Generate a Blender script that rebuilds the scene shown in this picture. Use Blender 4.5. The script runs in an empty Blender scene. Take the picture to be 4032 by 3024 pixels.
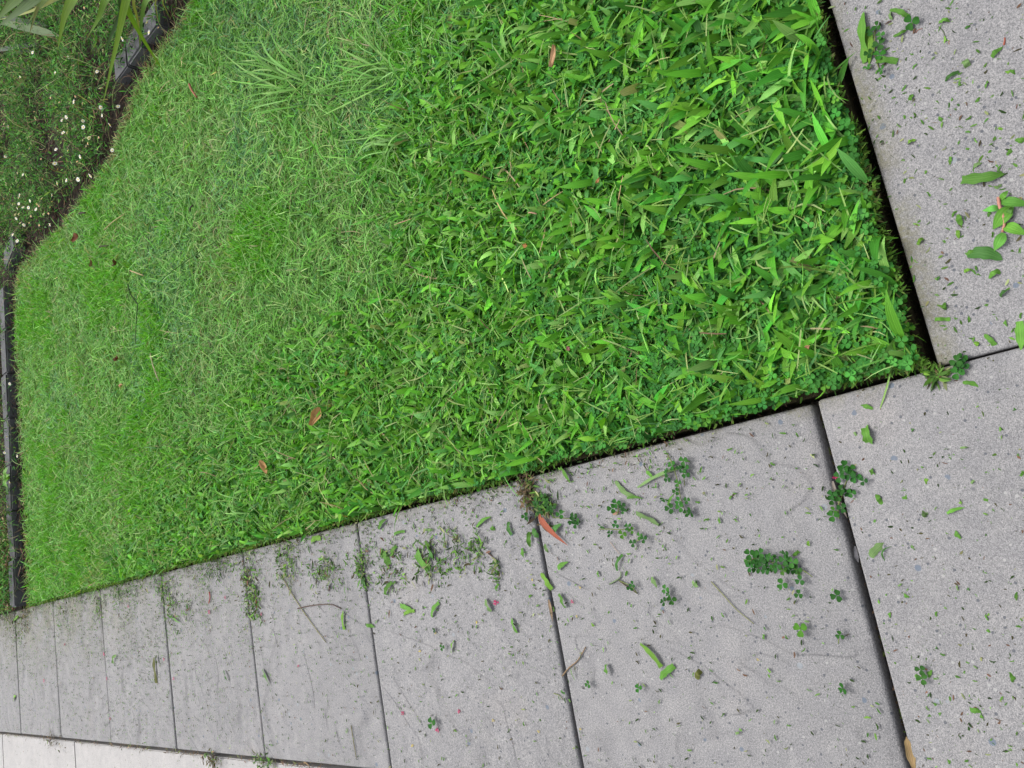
import bpy, bmesh, math, random
import numpy as np
from mathutils import Vector, Matrix, Euler

R = math.radians
random.seed(11)
rng = np.random.default_rng(11)
scene = bpy.context.scene
col = scene.collection

# ------------------------------------------------------------------ camera
F_PX = 3074.1                      # focal length in pixels of the 4032 x 3024 photograph
CAM_EUL = Euler((0.0272702457, 0.7555835914, -1.8207525632), 'XYZ')
CAM_LOC = Vector((-0.11933, -0.28256, 1.16455))
cam_d = bpy.data.cameras.new('camera')
cam_d.sensor_width = 36.0
cam_d.lens = F_PX / 4032 * 36.0
cam_d.clip_start, cam_d.clip_end = 0.02, 400
cam = bpy.data.objects.new('camera', cam_d)
cam.location, cam.rotation_euler = CAM_LOC, CAM_EUL
col.objects.link(cam)
scene.camera = cam

# ------------------------------------------------------------------ light: bright overcast
SUN_EL, SUN_AZ = R(62), R(20)
w = bpy.data.worlds.new('World')
scene.world = w
w.use_nodes = True
nt = w.node_tree
bgn = nt.nodes['Background']
sky = nt.nodes.new('ShaderNodeTexSky')
sky.sky_type = 'NISHITA'
sky.sun_disc = False
sky.sun_elevation = SUN_EL
sky.sun_rotation = SUN_AZ
sky.air_density = 1.0
sky.dust_density = 4.0
sky.ozone_density = 1.0
hsv = nt.nodes.new('ShaderNodeHueSaturation')      # overcast: the blue of the clear sky is mostly veiled
hsv.inputs['Saturation'].default_value = 0.22
nt.links.new(sky.outputs[0], hsv.inputs['Color'])
nt.links.new(hsv.outputs[0], bgn.inputs['Color'])
bgn.inputs['Strength'].default_value = 0.15
sd = bpy.data.lights.new('sun', 'SUN')
sd.energy = 1.25
sd.angle = R(25)
sd.color = (1.0, 0.96, 0.90)
sun = bpy.data.objects.new('sun', sd)
# the sky's sun_rotation runs clockwise from +Y seen from above
sdir = Vector((math.sin(SUN_AZ) * math.cos(SUN_EL), math.cos(SUN_AZ) * math.cos(SUN_EL), math.sin(SUN_EL)))
sun.rotation_euler = sdir.to_track_quat('Z', 'Y').to_euler()
sun.location = (0, 0, 5)
col.objects.link(sun)

vs = scene.view_settings
scene.display_settings.display_device = 'sRGB'
vs.view_transform = 'Standard'
vs.look = 'None'
vs.exposure = 1.25
vs.gamma = 1.0
vs.use_curve_mapping = False
scene.cycles.max_bounces = 8
scene.cycles.diffuse_bounces = 4
scene.cycles.transmission_bounces = 4

# ------------------------------------------------------------------ helpers
CM = np.array(CAM_EUL.to_matrix())
CL = np.array(CAM_LOC)


def gp(x, y, z=0.0):
    """the point of the plane at height z that the photograph shows at pixel (x, y)"""
    d = CM @ np.array([(x - 2016) / F_PX, -(y - 1512) / F_PX, -1.0])
    t = (z - CL[2]) / d[2]
    return CL + t * d


def to_px(P):
    q = (np.asarray(P, float) - CL) @ CM
    return 2016 + F_PX * q[..., 0] / -q[..., 2], 1512 - F_PX * q[..., 1] / -q[..., 2], -q[..., 2]


def in_view(P, margin):
    u, v, d = to_px(P)
    return (u > -margin) & (u < 4032 + margin) & (v > -margin) & (v < 3024 + margin) & (d > 0)


def vnoise(x, y, seed=0):
    """smooth value noise, about 0..1"""
    xi, yi = np.floor(x).astype(np.int64), np.floor(y).astype(np.int64)
    fx, fy = x - xi, y - yi
    fx, fy = fx * fx * (3 - 2 * fx), fy * fy * (3 - 2 * fy)

    def h(a, b):
        n = (a * 374761393 + b * 668265263 + seed * 974711) & 0x7fffffff
        n = ((n ^ (n >> 13)) * 1274126177) & 0x7fffffff
        return ((n ^ (n >> 16)) & 0xffff) / 65535.0
    return (h(xi, yi) * (1 - fx) * (1 - fy) + h(xi + 1, yi) * fx * (1 - fy)
            + h(xi, yi + 1) * (1 - fx) * fy + h(xi + 1, yi + 1) * fx * fy)


def fbm(x, y, seed=0):
    return (vnoise(x, y, seed) * 0.55 + vnoise(x * 2.1, y * 2.1, seed + 5) * 0.3 + vnoise(x * 4.3, y * 4.3, seed + 9) * 0.15)


def sstep(a, b, x):
    t = np.clip((x - a) / (b - a), 0, 1)
    return t * t * (3 - 2 * t)


def inside(poly, x, y):
    r = np.zeros(len(x), bool)
    n = len(poly)
    for i in range(n):
        x0, y0 = poly[i]
        x1, y1 = poly[(i + 1) % n]
        if y0 == y1:
            continue
        c = ((y0 > y) != (y1 > y)) & (x < (x1 - x0) * (y - y0) / (y1 - y0) + x0)
        r ^= c
    return r


def seg_dist(pl, x, y):
    best = np.full(len(x), 1e9)
    for (x0, y0), (x1, y1) in zip(pl[:-1], pl[1:]):
        dx, dy = x1 - x0, y1 - y0
        t = np.clip(((x - x0) * dx + (y - y0) * dy) / (dx * dx + dy * dy), 0, 1)
        best = np.minimum(best, np.hypot(x - x0 - t * dx, y - y0 - t * dy))
    return best


def make_mesh(name, V, quads=None, tris=None, colors=None, buv=None, smooth=True):
    me = bpy.data.meshes.new(name)
    V = np.asarray(V, np.float32).reshape(-1, 3)
    loops, starts, p = [], [], 0
    if quads is not None and len(quads):
        q = np.asarray(quads, np.int32).reshape(-1, 4)
        loops.append(q.ravel())
        starts.append(np.arange(len(q), dtype=np.int32) * 4)
        p = len(q) * 4
    if tris is not None and len(tris):
        t = np.asarray(tris, np.int32).reshape(-1, 3)
        loops.append(t.ravel())
        starts.append(np.arange(len(t), dtype=np.int32) * 3 + p)
    L, S = np.concatenate(loops), np.concatenate(starts)
    me.vertices.add(len(V))
    me.vertices.foreach_set('co', V.ravel())
    me.loops.add(len(L))
    me.loops.foreach_set('vertex_index', L)
    me.polygons.add(len(S))
    me.polygons.foreach_set('loop_start', S)
    if smooth:
        me.polygons.foreach_set('use_smooth', np.ones(len(S), bool))
    if colors is not None:
        a = me.attributes.new('leaf_col', 'FLOAT_COLOR', 'POINT')
        c = np.ones((len(V), 4), np.float32)
        c[:, :3] = np.asarray(colors, np.float32).reshape(-1, 3)
        a.data.foreach_set('color', c.ravel())
    if buv is not None:
        a = me.attributes.new('leaf_uv', 'FLOAT_VECTOR', 'POINT')
        a.data.foreach_set('vector', np.asarray(buv, np.float32).ravel())
    me.update(calc_edges=True)
    me.validate()
    return me


def obj(name, me, mat=None, parent=None, **props):
    if mat is not None and len(me.materials) == 0:
        me.materials.append(mat)
    o = bpy.data.objects.new(name, me)
    col.objects.link(o)
    if parent is not None:
        o.parent = parent
    for k, v in props.items():
        o[k] = v
    return o


def thing(name, label, cat, loc=(0, 0, 0), rotz=0.0, group=None):
    o = bpy.data.objects.new(name, None)
    o.empty_display_size = 0.02
    col.objects.link(o)
    o.location = loc
    o.rotation_euler = (0, 0, rotz)
    o['label'], o['category'] = label, cat
    if group:
        o['group'] = group
    return o


def tag(o, label, cat, group=None):
    o['label'], o['category'] = label, cat
    if group:
        o['group'] = group
    return o


PROF_FINE = [0.8, 1.0, 0.75, 0.08]
PROF_BROAD = [0.55, 0.95, 1.0, 0.74, 0.05]
PROF_LANCE = [0.25, 0.75, 1.0, 0.9, 0.55, 0.05]


def blades(base, az, el, bend, length, width, prof, cols=2, curl=None, roll=None, fold=0.0, wav=0.0, color=None):
    """N leaf blades. cols 2 = flat strip, 3 = strip with a midrib fold. -> V, quads, colour, uv"""
    N, ns = len(base), len(prof) - 1
    curl = np.zeros(N) if curl is None else curl
    roll = np.zeros(N) if roll is None else roll
    wav = np.zeros(N) + wav
    V = np.zeros((N, ns + 1, cols, 3))
    UV = np.zeros((N, ns + 1, cols, 3))
    p = base.astype(float).copy()
    ph = rng.random(N) * 6.28
    for i in range(ns + 1):
        t = i / ns
        e = el + bend * t
        a = az + curl * t
        d = np.stack([np.cos(e) * np.cos(a), np.cos(e) * np.sin(a), np.sin(e)], 1)
        side = np.stack([-np.sin(a), np.cos(a), np.zeros(N)], 1)
        up = np.cross(d, side)
        rr = roll + 0.25 * np.sin(ph + 4 * t) * (wav > 0)
        s = side * np.cos(rr)[:, None] + up * np.sin(rr)[:, None]
        n = np.cross(d, s)
        hw = (width * 0.5 * prof[i])[:, None]
        if cols == 2:
            V[:, i, 0] = p - s * hw
            V[:, i, 1] = p + s * hw
            UV[:, i, 0, 0], UV[:, i, 1, 0] = -1, 1
        else:
            wv = (wav * np.sin(ph + 9 * t))[:, None]
            V[:, i, 0] = p - s * hw + n * (hw * fold + wv * hw)
            V[:, i, 1] = p
            V[:, i, 2] = p + s * hw + n * (hw * fold - wv * hw * 0.8)
            UV[:, i, 0, 0], UV[:, i, 2, 0] = -1, 1
        UV[:, i, :, 1] = t
        p = p + d * (length / ns)[:, None]
    UV[..., 2] = rng.random(N)[:, None, None]
    idx = np.arange(N * (ns + 1) * cols).reshape(N, ns + 1, cols)
    Q = np.stack([idx[:, :-1, :-1], idx[:, :-1, 1:], idx[:, 1:, 1:], idx[:, 1:, :-1]], -1).reshape(-1, 4)
    C = None
    if color is not None:
        C = np.repeat(color[:, None, :], (ns + 1) * cols, 1).reshape(-1, 3)
    return V.reshape(-1, 3), Q, C, UV.reshape(-1, 3)


def join(parts):
    V, Q, C, U, o = [], [], [], [], 0
    for v, q, c, u in parts:
        V.append(v); Q.append(q + o); C.append(c); U.append(u)
        o += len(v)
    return np.concatenate(V), np.concatenate(Q), np.concatenate(C), np.concatenate(U)


def pick(palette, weights, n, jit=0.18):
    """n base colours from a palette of real leaf colours, each a little different"""
    wts = np.asarray(weights, float)
    k = rng.choice(len(palette), n, p=wts / wts.sum())
    c = np.asarray(palette, float)[k]
    f = np.exp(rng.normal(0, jit, n))[:, None]
    return np.clip(c * f * np.exp(rng.normal(0, 0.05, (n, 3))), 0.002, 0.9)


# ------------------------------------------------------------------ materials
def new_mat(name):
    m = bpy.data.materials.new(name)
    m.use_nodes = True
    n = m.node_tree.nodes
    b = n['Principled BSDF']
    return m, m.node_tree, n, m.node_tree.links, b


def nd(n, t, **kw):
    x = n.new(t)
    for k, v in kw.items():
        if k in x.inputs.keys() if isinstance(k, str) else False:
            x.inputs[k].default_value = v
        else:
            setattr(x, k, v)
    return x


def ramp(n, l, fac, stops):
    r = n.new('ShaderNodeValToRGB')
    e = r.color_ramp.elements
    while len(e) < len(stops):
        e.new(0.5)
    for x, (p, c) in zip(e, stops):
        x.position = p
        x.color = (c[0], c[1], c[2], 1) if len(c) == 3 else c
    l.new(fac, r.inputs[0])
    return r.outputs[0]


def math_n(n, l, op, a, b=None, c=None, clamp=False):
    m = n.new('ShaderNodeMath')
    m.operation = op
    m.use_clamp = clamp
    for i, v in enumerate((a, b, c)):
        if v is None:
            continue
        if isinstance(v, (int, float)):
            m.inputs[i].default_value = v
        else:
            l.new(v, m.inputs[i])
    return m.outputs[0]


def smooth_n(n, l, x, a, b):
    m = n.new('ShaderNodeMapRange')
    m.interpolation_type = 'SMOOTHSTEP'
    m.inputs[1].default_value, m.inputs[2].default_value = a, b
    l.new(x, m.inputs[0])
    return m.outputs[0]


def mix_col(n, l, fac, a, b, mode='MIX'):
    m = n.new('ShaderNodeMix')
    m.data_type = 'RGBA'
    m.blend_type = mode
    for sock, v in ((m.inputs[0], fac), (m.inputs[6], a), (m.inputs[7], b)):
        if isinstance(v, (int, float)):
            sock.default_value = v
        elif isinstance(v, tuple):
            sock.default_value = (*v, 1)
        else:
            l.new(v, sock)
    return m.outputs[2]


def noise_n(n, l, vec, scale, detail=3, rough=0.55, dist=0.0):
    t = n.new('ShaderNodeTexNoise')
    t.inputs['Scale'].default_value = scale
    t.inputs['Detail'].default_value = detail
    t.inputs['Roughness'].default_value = rough
    t.inputs['Distortion'].default_value = dist
    if vec is not None:
        l.new(vec, t.inputs['Vector'])
    return t.outputs[0]


def leaf_material(name, fixed=None, veins=0.0, transl=0.3, rough=0.42, spec=0.4, varied=False):
    m, t, n, l, b = new_mat(name)
    if fixed is None:
        a = n.new('ShaderNodeAttribute')
        a.attribute_name = 'leaf_col'
        base = a.outputs['Color']
    else:
        rgb = n.new('ShaderNodeRGB')
        rgb.outputs[0].default_value = (*fixed, 1)
        base = rgb.outputs[0]
    if varied:
        oi = n.new('ShaderNodeObjectInfo')
        h = n.new('ShaderNodeHueSaturation')
        l.new(base, h.inputs['Color'])
        l.new(math_n(n, l, 'MULTIPLY_ADD', oi.outputs['Random'], 0.05, 0.475), h.inputs['Hue'])
        l.new(math_n(n, l, 'MULTIPLY_ADD', oi.outputs['Random'], 0.5, 0.78), h.inputs['Value'])
        base = h.outputs[0]
    if veins:
        uv = n.new('ShaderNodeAttribute')
        uv.attribute_name = 'leaf_uv'
        sp = n.new('ShaderNodeSeparateXYZ')
        l.new(uv.outputs['Vector'], sp.inputs[0])
        s = math_n(n, l, 'SINE', math_n(n, l, 'MULTIPLY', sp.outputs[0], 15.0))
        rib = math_n(n, l, 'SUBTRACT', 1.0, math_n(n, l, 'MULTIPLY', math_n(n, l, 'ABSOLUTE', sp.outputs[0]), 7.0), clamp=True)
        h = math_n(n, l, 'MULTIPLY_ADD', s, 0.5, 0.5)
        fac = math_n(n, l, 'MULTIPLY', h, veins)
        base = mix_col(n, l, fac, base, mix_col(n, l, 1.0, base, (1.45, 1.3, 1.5), 'MULTIPLY'))
        base = mix_col(n, l, math_n(n, l, 'MULTIPLY', rib, 0.45), base, mix_col(n, l, 1.0, base, (1.7, 1.4, 1.7), 'MULTIPLY'))
        bp = n.new('ShaderNodeBump')
        bp.inputs['Strength'].default_value = 0.35
        bp.inputs['Distance'].default_value = 0.0006
        l.new(math_n(n, l, 'ADD', h, rib), bp.inputs['Height'])
        l.new(bp.outputs[0], b.inputs['Normal'])
    l.new(base, b.inputs['Base Color'])
    b.inputs['Roughness'].default_value = rough
    b.inputs['Specular IOR Level'].default_value = spec
    tr = n.new('ShaderNodeBsdfTranslucent')
    l.new(mix_col(n, l, 1.0, base, (1.25, 1.15, 0.6), 'MULTIPLY'), tr.inputs['Color'])
    mx = n.new('ShaderNodeMixShader')
    mx.inputs[0].default_value = transl
    l.new(b.outputs[0], mx.inputs[1])
    l.new(tr.outputs[0], mx.inputs[2])
    l.new(mx.outputs[0], n['Material Output'].inputs['Surface'])
    return m


def flat_material(name, c, rough=0.7, spec=0.3, var=0.25, scale=60):
    m, t, n, l, b = new_mat(name)
    tc = n.new('ShaderNodeTexCoord')
    f = noise_n(n, l, tc.outputs['Object'], scale, 3)
    lo = tuple(x * (1 - var) for x in c)
    hi = tuple(min(1, x * (1 + var)) for x in c)
    l.new(ramp(n, l, f, [(0.3, lo), (0.7, hi)]), b.inputs['Base Color'])
    b.inputs['Roughness'].default_value = rough
    b.inputs['Specular IOR Level'].default_value = spec
    return m


def concrete_material(name, base, specks=True, riven=True, moss=False, grain=1.0, coarse=0.0):
    m, t, n, l, b = new_mat(name)
    tc = n.new('ShaderNodeTexCoord')
    geo = n.new('ShaderNodeNewGeometry')
    oi = n.new('ShaderNodeObjectInfo')
    off = n.new('ShaderNodeVectorMath')
    off.operation = 'MULTIPLY_ADD'
    l.new(oi.outputs['Random'], off.inputs[0])
    off.inputs[1].default_value = (37.0, 53.0, 11.0)
    l.new(tc.outputs['Object'], off.inputs[2])
    P = off.outputs[0]
    big = noise_n(n, l, P, 4.0, 4)
    mid = noise_n(n, l, P, 28.0, 4, 0.6)
    fine = noise_n(n, l, P, 620.0, 3, 0.7)
    fine2 = noise_n(n, l, P, 330.0, 2, 0.6)
    c = ramp(n, l, big, [(0.25, tuple(x * 0.90 for x in base)), (0.6, base), (0.8, (base[0] * 1.10, base[1] * 1.06, base[2] * 1.02))])
    c = mix_col(n, l, 0.5, c, ramp(n, l, mid, [(0.3, (0.40, 0.40, 0.42)), (0.7, (0.60, 0.59, 0.58))]), 'SOFT_LIGHT')
    g = ramp(n, l, fine, [(0.36, (0.22, 0.22, 0.23)), (0.5, (0.5, 0.5, 0.5)), (0.66, (0.76, 0.75, 0.74))])
    c = mix_col(n, l, 0.75 * grain, c, g, 'OVERLAY')
    g2 = ramp(n, l, fine2, [(0.38, (0.32, 0.32, 0.33)), (0.62, (0.66, 0.65, 0.65))])
    c = mix_col(n, l, 0.42 * grain, c, g2, 'OVERLAY')
    if specks:
        for sc, th, cols in ((170.0, 0.945, ((0.045, 0.05, 0.06), (0.22, 0.22, 0.215))), (80.0, 0.984, ((0.07, 0.09, 0.12), (0.15, 0.165, 0.18)))):
            v = n.new('ShaderNodeTexVoronoi')
            v.inputs['Scale'].default_value = sc
            l.new(P, v.inputs['Vector'])
            s = n.new('ShaderNodeSeparateColor')
            l.new(v.outputs['Color'], s.inputs[0])
            m1 = math_n(n, l, 'MULTIPLY', math_n(n, l, 'GREATER_THAN', s.outputs[0], th), smooth_n(n, l, v.outputs['Distance'], 0.42, 0.3))
            cc = ramp(n, l, s.outputs[1], [(0.0, cols[0]), (0.66, cols[0]), (0.7, cols[1])])
            c = mix_col(n, l, math_n(n, l, 'MULTIPLY', m1, 0.8), c, cc)
    sep = n.new('ShaderNodeSeparateXYZ')
    l.new(geo.outputs['Position'], sep.inputs[0])
    if moss:
        mn = noise_n(n, l, geo.outputs['Position'], 9.0, 5, 0.65)
        mf = noise_n(n, l, geo.outputs['Position'], 160.0, 3, 0.7)
        # green-brown film that lives along the edges that stay damp beside the turf
        e1 = math_n(n, l, 'MULTIPLY', smooth_n(n, l, sep.outputs[0], -0.38, 0.02), smooth_n(n, l, sep.outputs[1], 1.2, 4.2))
        e1 = math_n(n, l, 'MULTIPLY', e1, smooth_n(n, l, mn, 0.30, 0.72))
        ax = math_n(n, l, 'ABSOLUTE', sep.outputs[1])
        e2 = math_n(n, l, 'MULTIPLY', smooth_n(n, l, ax, 0.045, 0.0), smooth_n(n, l, mn, 0.36, 0.6))
        e2 = math_n(n, l, 'MULTIPLY', e2, smooth_n(n, l, sep.outputs[0], -0.02, 0.0))
        e3 = math_n(n, l, 'MULTIPLY', math_n(n, l, 'MULTIPLY', smooth_n(n, l, sep.outputs[0], -0.03, 0.004), smooth_n(n, l, sep.outputs[1], -0.04, 0.02)), smooth_n(n, l, mn, 0.42, 0.62))
        e = math_n(n, l, 'MAXIMUM', math_n(n, l, 'MAXIMUM', math_n(n, l, 'MULTIPLY', e1, 0.75), math_n(n, l, 'MULTIPLY', e2, 0.7)), math_n(n, l, 'MULTIPLY', e3, 0.55))
        e = math_n(n, l, 'MULTIPLY', e, smooth_n(n, l, mf, 0.25, 0.6))
        c = mix_col(n, l, e, c, (0.10, 0.095, 0.045))
    l.new(c, b.inputs['Base Color'])
    b.inputs['Roughness'].default_value = 0.85
    b.inputs['Specular IOR Level'].default_value = 0.25
    # relief: pressed stone texture in low terraces, then the grain of the cast face
    hgt = math_n(n, l, 'MULTIPLY', fine2, 0.0011 * grain)
    hgt = math_n(n, l, 'ADD', hgt, math_n(n, l, 'MULTIPLY', fine, 0.0007 * grain))
    if riven:
        mp = n.new('ShaderNodeMapping')
        mp.vector_type = 'TEXTURE'
        mp.inputs['Rotation'].default_value = (0, 0, 0.95)
        mp.inputs['Scale'].default_value = (1.7, 1.0, 1.0)
        l.new(P, mp.inputs[0])
        wv = noise_n(n, l, mp.outputs[0], 3.6, 3, 0.5, 0.7)
        st = math_n(n, l, 'MULTIPLY', wv, 8.0)
        fr = math_n(n, l, 'FRACT', st)
        ter = math_n(n, l, 'ADD', math_n(n, l, 'FLOOR', st), smooth_n(n, l, fr, 0.80, 1.0))
        am = smooth_n(n, l, noise_n(n, l, P, 5.0, 2), 0.28, 0.48)
        am = math_n(n, l, 'MULTIPLY', am, smooth_n(n, l, sep.outputs[1], 0.16, 0.2))
        hgt = math_n(n, l, 'ADD', hgt, math_n(n, l, 'MULTIPLY', math_n(n, l, 'MULTIPLY', ter, am), 0.0030))
        hgt = math_n(n, l, 'ADD', hgt, math_n(n, l, 'MULTIPLY', mid, 0.0015))
    bp = n.new('ShaderNodeBump')
    bp.inputs['Strength'].default_value = 1.0
    bp.inputs['Distance'].default_value = 1.0
    l.new(hgt, bp.inputs['Height'])
    l.new(bp.outputs[0], b.inputs['Normal'])
    return m


def soil_material(name, a, c2, scale=55):
    m, t, n, l, b = new_mat(name)
    tc = n.new('ShaderNodeTexCoord')
    f = noise_n(n, l, tc.outputs['Object'], scale, 6, 0.7)
    f2 = noise_n(n, l, tc.outputs['Object'], 5, 3, 0.6)
    cc = ramp(n, l, f, [(0.3, a), (0.7, c2)])
    l.new(mix_col(n, l, 0.5, cc, ramp(n, l, f2, [(0.3, (0.3, 0.3, 0.3)), (0.7, (0.7, 0.7, 0.7))]), 'OVERLAY'), b.inputs['Base Color'])
    b.inputs['Roughness'].default_value = 0.95
    b.inputs['Specular IOR Level'].default_value = 0.1
    bp = n.new('ShaderNodeBump')
    bp.inputs['Distance'].default_value = 0.012
    bp.inputs['Strength'].default_value = 0.9
    l.new(f, bp.inputs['Height'])
    l.new(bp.outputs[0], b.inputs['Normal'])
    return m


M_FINE = leaf_material('fine_grass_blades', transl=0.32, rough=0.6, spec=0.1)
M_BROAD = leaf_material('broad_grass_blades', veins=0.4, transl=0.3, rough=0.5, spec=0.14)
M_BROAD1 = leaf_material('broad_grass_single', veins=0.4, transl=0.3, rough=0.5, spec=0.14, varied=True)
M_CLOVER = leaf_material('clover_leaf', transl=0.25, rough=0.6, spec=0.08)
M_CLIP = leaf_material('clipping_leaf', veins=0.35, transl=0.12, rough=0.6, spec=0.12)
M_BED = leaf_material('bed_plants', transl=0.25, rough=0.7, spec=0.06)
M_STRAP = leaf_material('strap_leaf', veins=0.2, transl=0.3, rough=0.5, spec=0.2)
M_CRUMB = leaf_material('crumbs', transl=0.1, rough=0.8, spec=0.1)
M_PAVER = concrete_material('grey_paver', (0.150, 0.149, 0.151), moss=True)
M_SLAB = concrete_material('pale_concrete', (0.235, 0.230, 0.225), specks=False, riven=False, grain=0.55)
M_BLOCK = concrete_material('charcoal_block', (0.060, 0.062, 0.066), specks=False, riven=False, grain=0.8)
M_SOIL = soil_material('dark_soil', (0.006, 0.005, 0.004), (0.022, 0.016, 0.011))
M_TURF = soil_material('turf_thatch', (0.016, 0.016, 0.007), (0.050, 0.042, 0.020), 120)
M_GROUND = soil_material('ground_soil', (0.03, 0.035, 0.018), (0.07, 0.075, 0.035), 8)
M_SAND = soil_material('joint_sand', (0.014, 0.013, 0.012), (0.04, 0.035, 0.028), 200)

# ------------------------------------------------------------------ plan of the garden (metres, path edge on x = 0)
L_PAV, Y0 = 0.6, 0.1743            # paver length, y of the joint beside the corner paver
W_PATH = 0.588
far_px = [(116, 2392), (108, 2250), (98, 2050), (91, 1900), (82, 1700), (74, 1500), (66, 1300), (62, 1150), (80, 1062), (135, 1003), (176, 958), (235, 908), (289, 822), (362, 741),
          (407, 678), (447, 610), (466, 542), (488, 488), (515, 420), (542, 343), (583, 267), (633, 199), (680, 140), (735, 70), (770, 0), (800, -130)]
curve = [tuple(gp(x, y, 0.022)[:2]) for x, y in far_px]
lawn_poly = [(0.011, 0.012)] + [(0.010, 4.12)] + curve + [(2.6, 1.4), (2.0, 0.012)]
lawn_edge_curve = curve

# ---- ground and turf
bm = bmesh.new()
bmesh.ops.create_grid(bm, x_segments=4, y_segments=4, size=60)
me = bpy.data.meshes.new('ground'); bm.to_mesh(me); bm.free()
g = obj('ground', me, M_GROUND, kind='structure'); g.location = (0, 0, -0.12)


def sheet(name, poly, z, mat, depth=0.07, **props):
    """a closed slab with the outline poly, its top at z"""
    bm = bmesh.new()
    top = [bm.verts.new((x, y, z)) for x, y in poly]
    bot = [bm.verts.new((x, y, z - depth)) for x, y in poly]
    bm.faces.new(top)
    n = len(poly)
    for i in range(n):
        bm.faces.new((top[i], bot[i], bot[(i + 1) % n], top[(i + 1) % n]))
    bmesh.ops.recalc_face_normals(bm, faces=bm.faces)
    me = bpy.data.meshes.new(name)
    bm.to_mesh(me); bm.free()
    return obj(name, me, mat, **props)


lawn = sheet('lawn', lawn_poly, -0.006, M_TURF, 0.09, kind='structure')
bed_poly = [(-0.0, 4.20)] + [(x + 0.01, y + 0.03) for x, y in curve[1:8]] + [(x + 0.02, y + 0.025) for x, y in curve[8:]] + [(5.5, 1.2), (5.5, 7.5), (-0.0, 7.5)]
bed = sheet('garden_bed', bed_poly, 0.012, M_SOIL, 0.12, kind='structure')

# ---- path of square pavers
path = obj('path', make_mesh('path', [(-0.66, -1.9, -0.05), (2.2, -1.9, -0.05), (2.2, 0.012, -0.05), (0.008, 0.012, -0.05), (0.008, 6.4, -0.05), (-0.66, 6.4, -0.05),
                                      (-0.66, 0.012, -0.05)], quads=[(0, 1, 2, 6), (6, 3, 4, 5)], smooth=False), M_SAND, kind='structure')


def paver(x0, x1, y0, y1, zt=0.0, rx=0.0, ry=0.0):
    bm = bmesh.new()
    sx, sy, h = (x1 - x0) / 2, (y1 - y0) / 2, 0.045
    bmesh.ops.create_cube(bm, size=1.0, matrix=Matrix.Diagonal((2 * sx, 2 * sy, h, 1)))
    bmesh.ops.bevel(bm, geom=[e for e in bm.edges], offset=0.0065, segments=4, affect='EDGES', profile=0.55)
    for v in bm.verts:                       # cast edges are never dead straight
        v.co.x += (fbm(np.array([v.co.y * 9 + x0]), np.array([y0 * 3.1]), 3)[0] - 0.5) * 0.0025 * (1 if abs(v.co.x) > sx * 0.9 else 0)
        v.co.y += (fbm(np.array([v.co.x * 9 + y0]), np.array([x0 * 3.1]), 4)[0] - 0.5) * 0.0025 * (1 if abs(v.co.y) > sy * 0.9 else 0)
    me = bpy.data.meshes.new('paver')
    bm.to_mesh(me); bm.free()
    for p in me.polygons:
        p.use_smooth = True
    try:
        me.set_sharp_from_angle(angle=R(50))
    except Exception:
        pass
    o = obj('paver', me, M_PAVER, path)
    o.location = ((x0 + x1) / 2, (y0 + y1) / 2, zt - h / 2)
    o.rotation_euler = (rx, ry, 0)
    return o


for k in range(0, 10):
    ya = Y0 + k * L_PAV + (0.006 if k == 0 else 0.0034)
    yb = Y0 + (k + 1) * L_PAV - 0.0034
    paver(-W_PATH, 0.0 if k else 0.001, ya, yb, random.uniform(-0.0015, 0.0012), 0, random.uniform(-0.002, 0.002))
paver(-W_PATH - 0.02, 0.0035, Y0 - 0.606, Y0 - 0.005, 0.004, 0.001, -0.002)       # corner paver
paver(0.0065, 0.604, -0.602, -0.001, 0.003, 0.001, 0.002)                        # beside the lawn's near edge
paver(0.612, 1.21, -0.602, -0.001, 0.002)
paver(1.218, 1.81, -0.602, -0.001, 0.001)
paver(0.006, 0.604, -1.21, -0.610, 0.002)
paver(-W_PATH - 0.02, -0.002, Y0 - 1.214, Y0 - 0.612, 0.001)
paver(0.612, 1.21, -1.21, -0.610, 0.0)

# ---- pale concrete footpath along the far side of the path
foot = obj('footpath', make_mesh('footpath', [(-4, -2, -0.075), (-0.6, -2, -0.075), (-0.6, 7, -0.075), (-4, 7, -0.075)], quads=[(0, 1, 2, 3)], smooth=False), M_SAND, kind='structure')
ys = [gp(840, 3005, -0.012)[1], gp(298, 2975, -0.012)[1]]
cuts = [-1.5, 0.3, ys[0], ys[1], 4.75, 6.4]
for a, b2 in zip(cuts[:-1], cuts[1:]):
    bm = bmesh.new()
    gap = 0.0025 if b2 != ys[1] else 0.0018
    bmesh.ops.create_cube(bm, size=1.0, matrix=Matrix.Diagonal((1.4, b2 - a - 2 * gap, 0.06, 1)))
    bmesh.ops.bevel(bm, geom=[e for e in bm.edges], offset=0.003, segments=2, affect='EDGES')
    me = bpy.data.meshes.new('concrete_slab'); bm.to_mesh(me); bm.free()
    o = obj('concrete_slab', me, M_SLAB, foot)
    o.location = (-0.602 - 0.7, (a + b2) / 2, -0.010 - 0.03)

# ------------------------------------------------------------------ the lawn
NL = 1.0
Zs = -0.008


def xlim(y):
    return 0.015 - 0.006 * sstep(0.4, 2.4, y) + (fbm(y * 14, y * 0 + 3.3, 201) - 0.5) * 0.016


def ylim(x):
    return 0.014 + (fbm(x * 14, x * 0 + 7.7, 202) - 0.5) * 0.020


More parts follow.
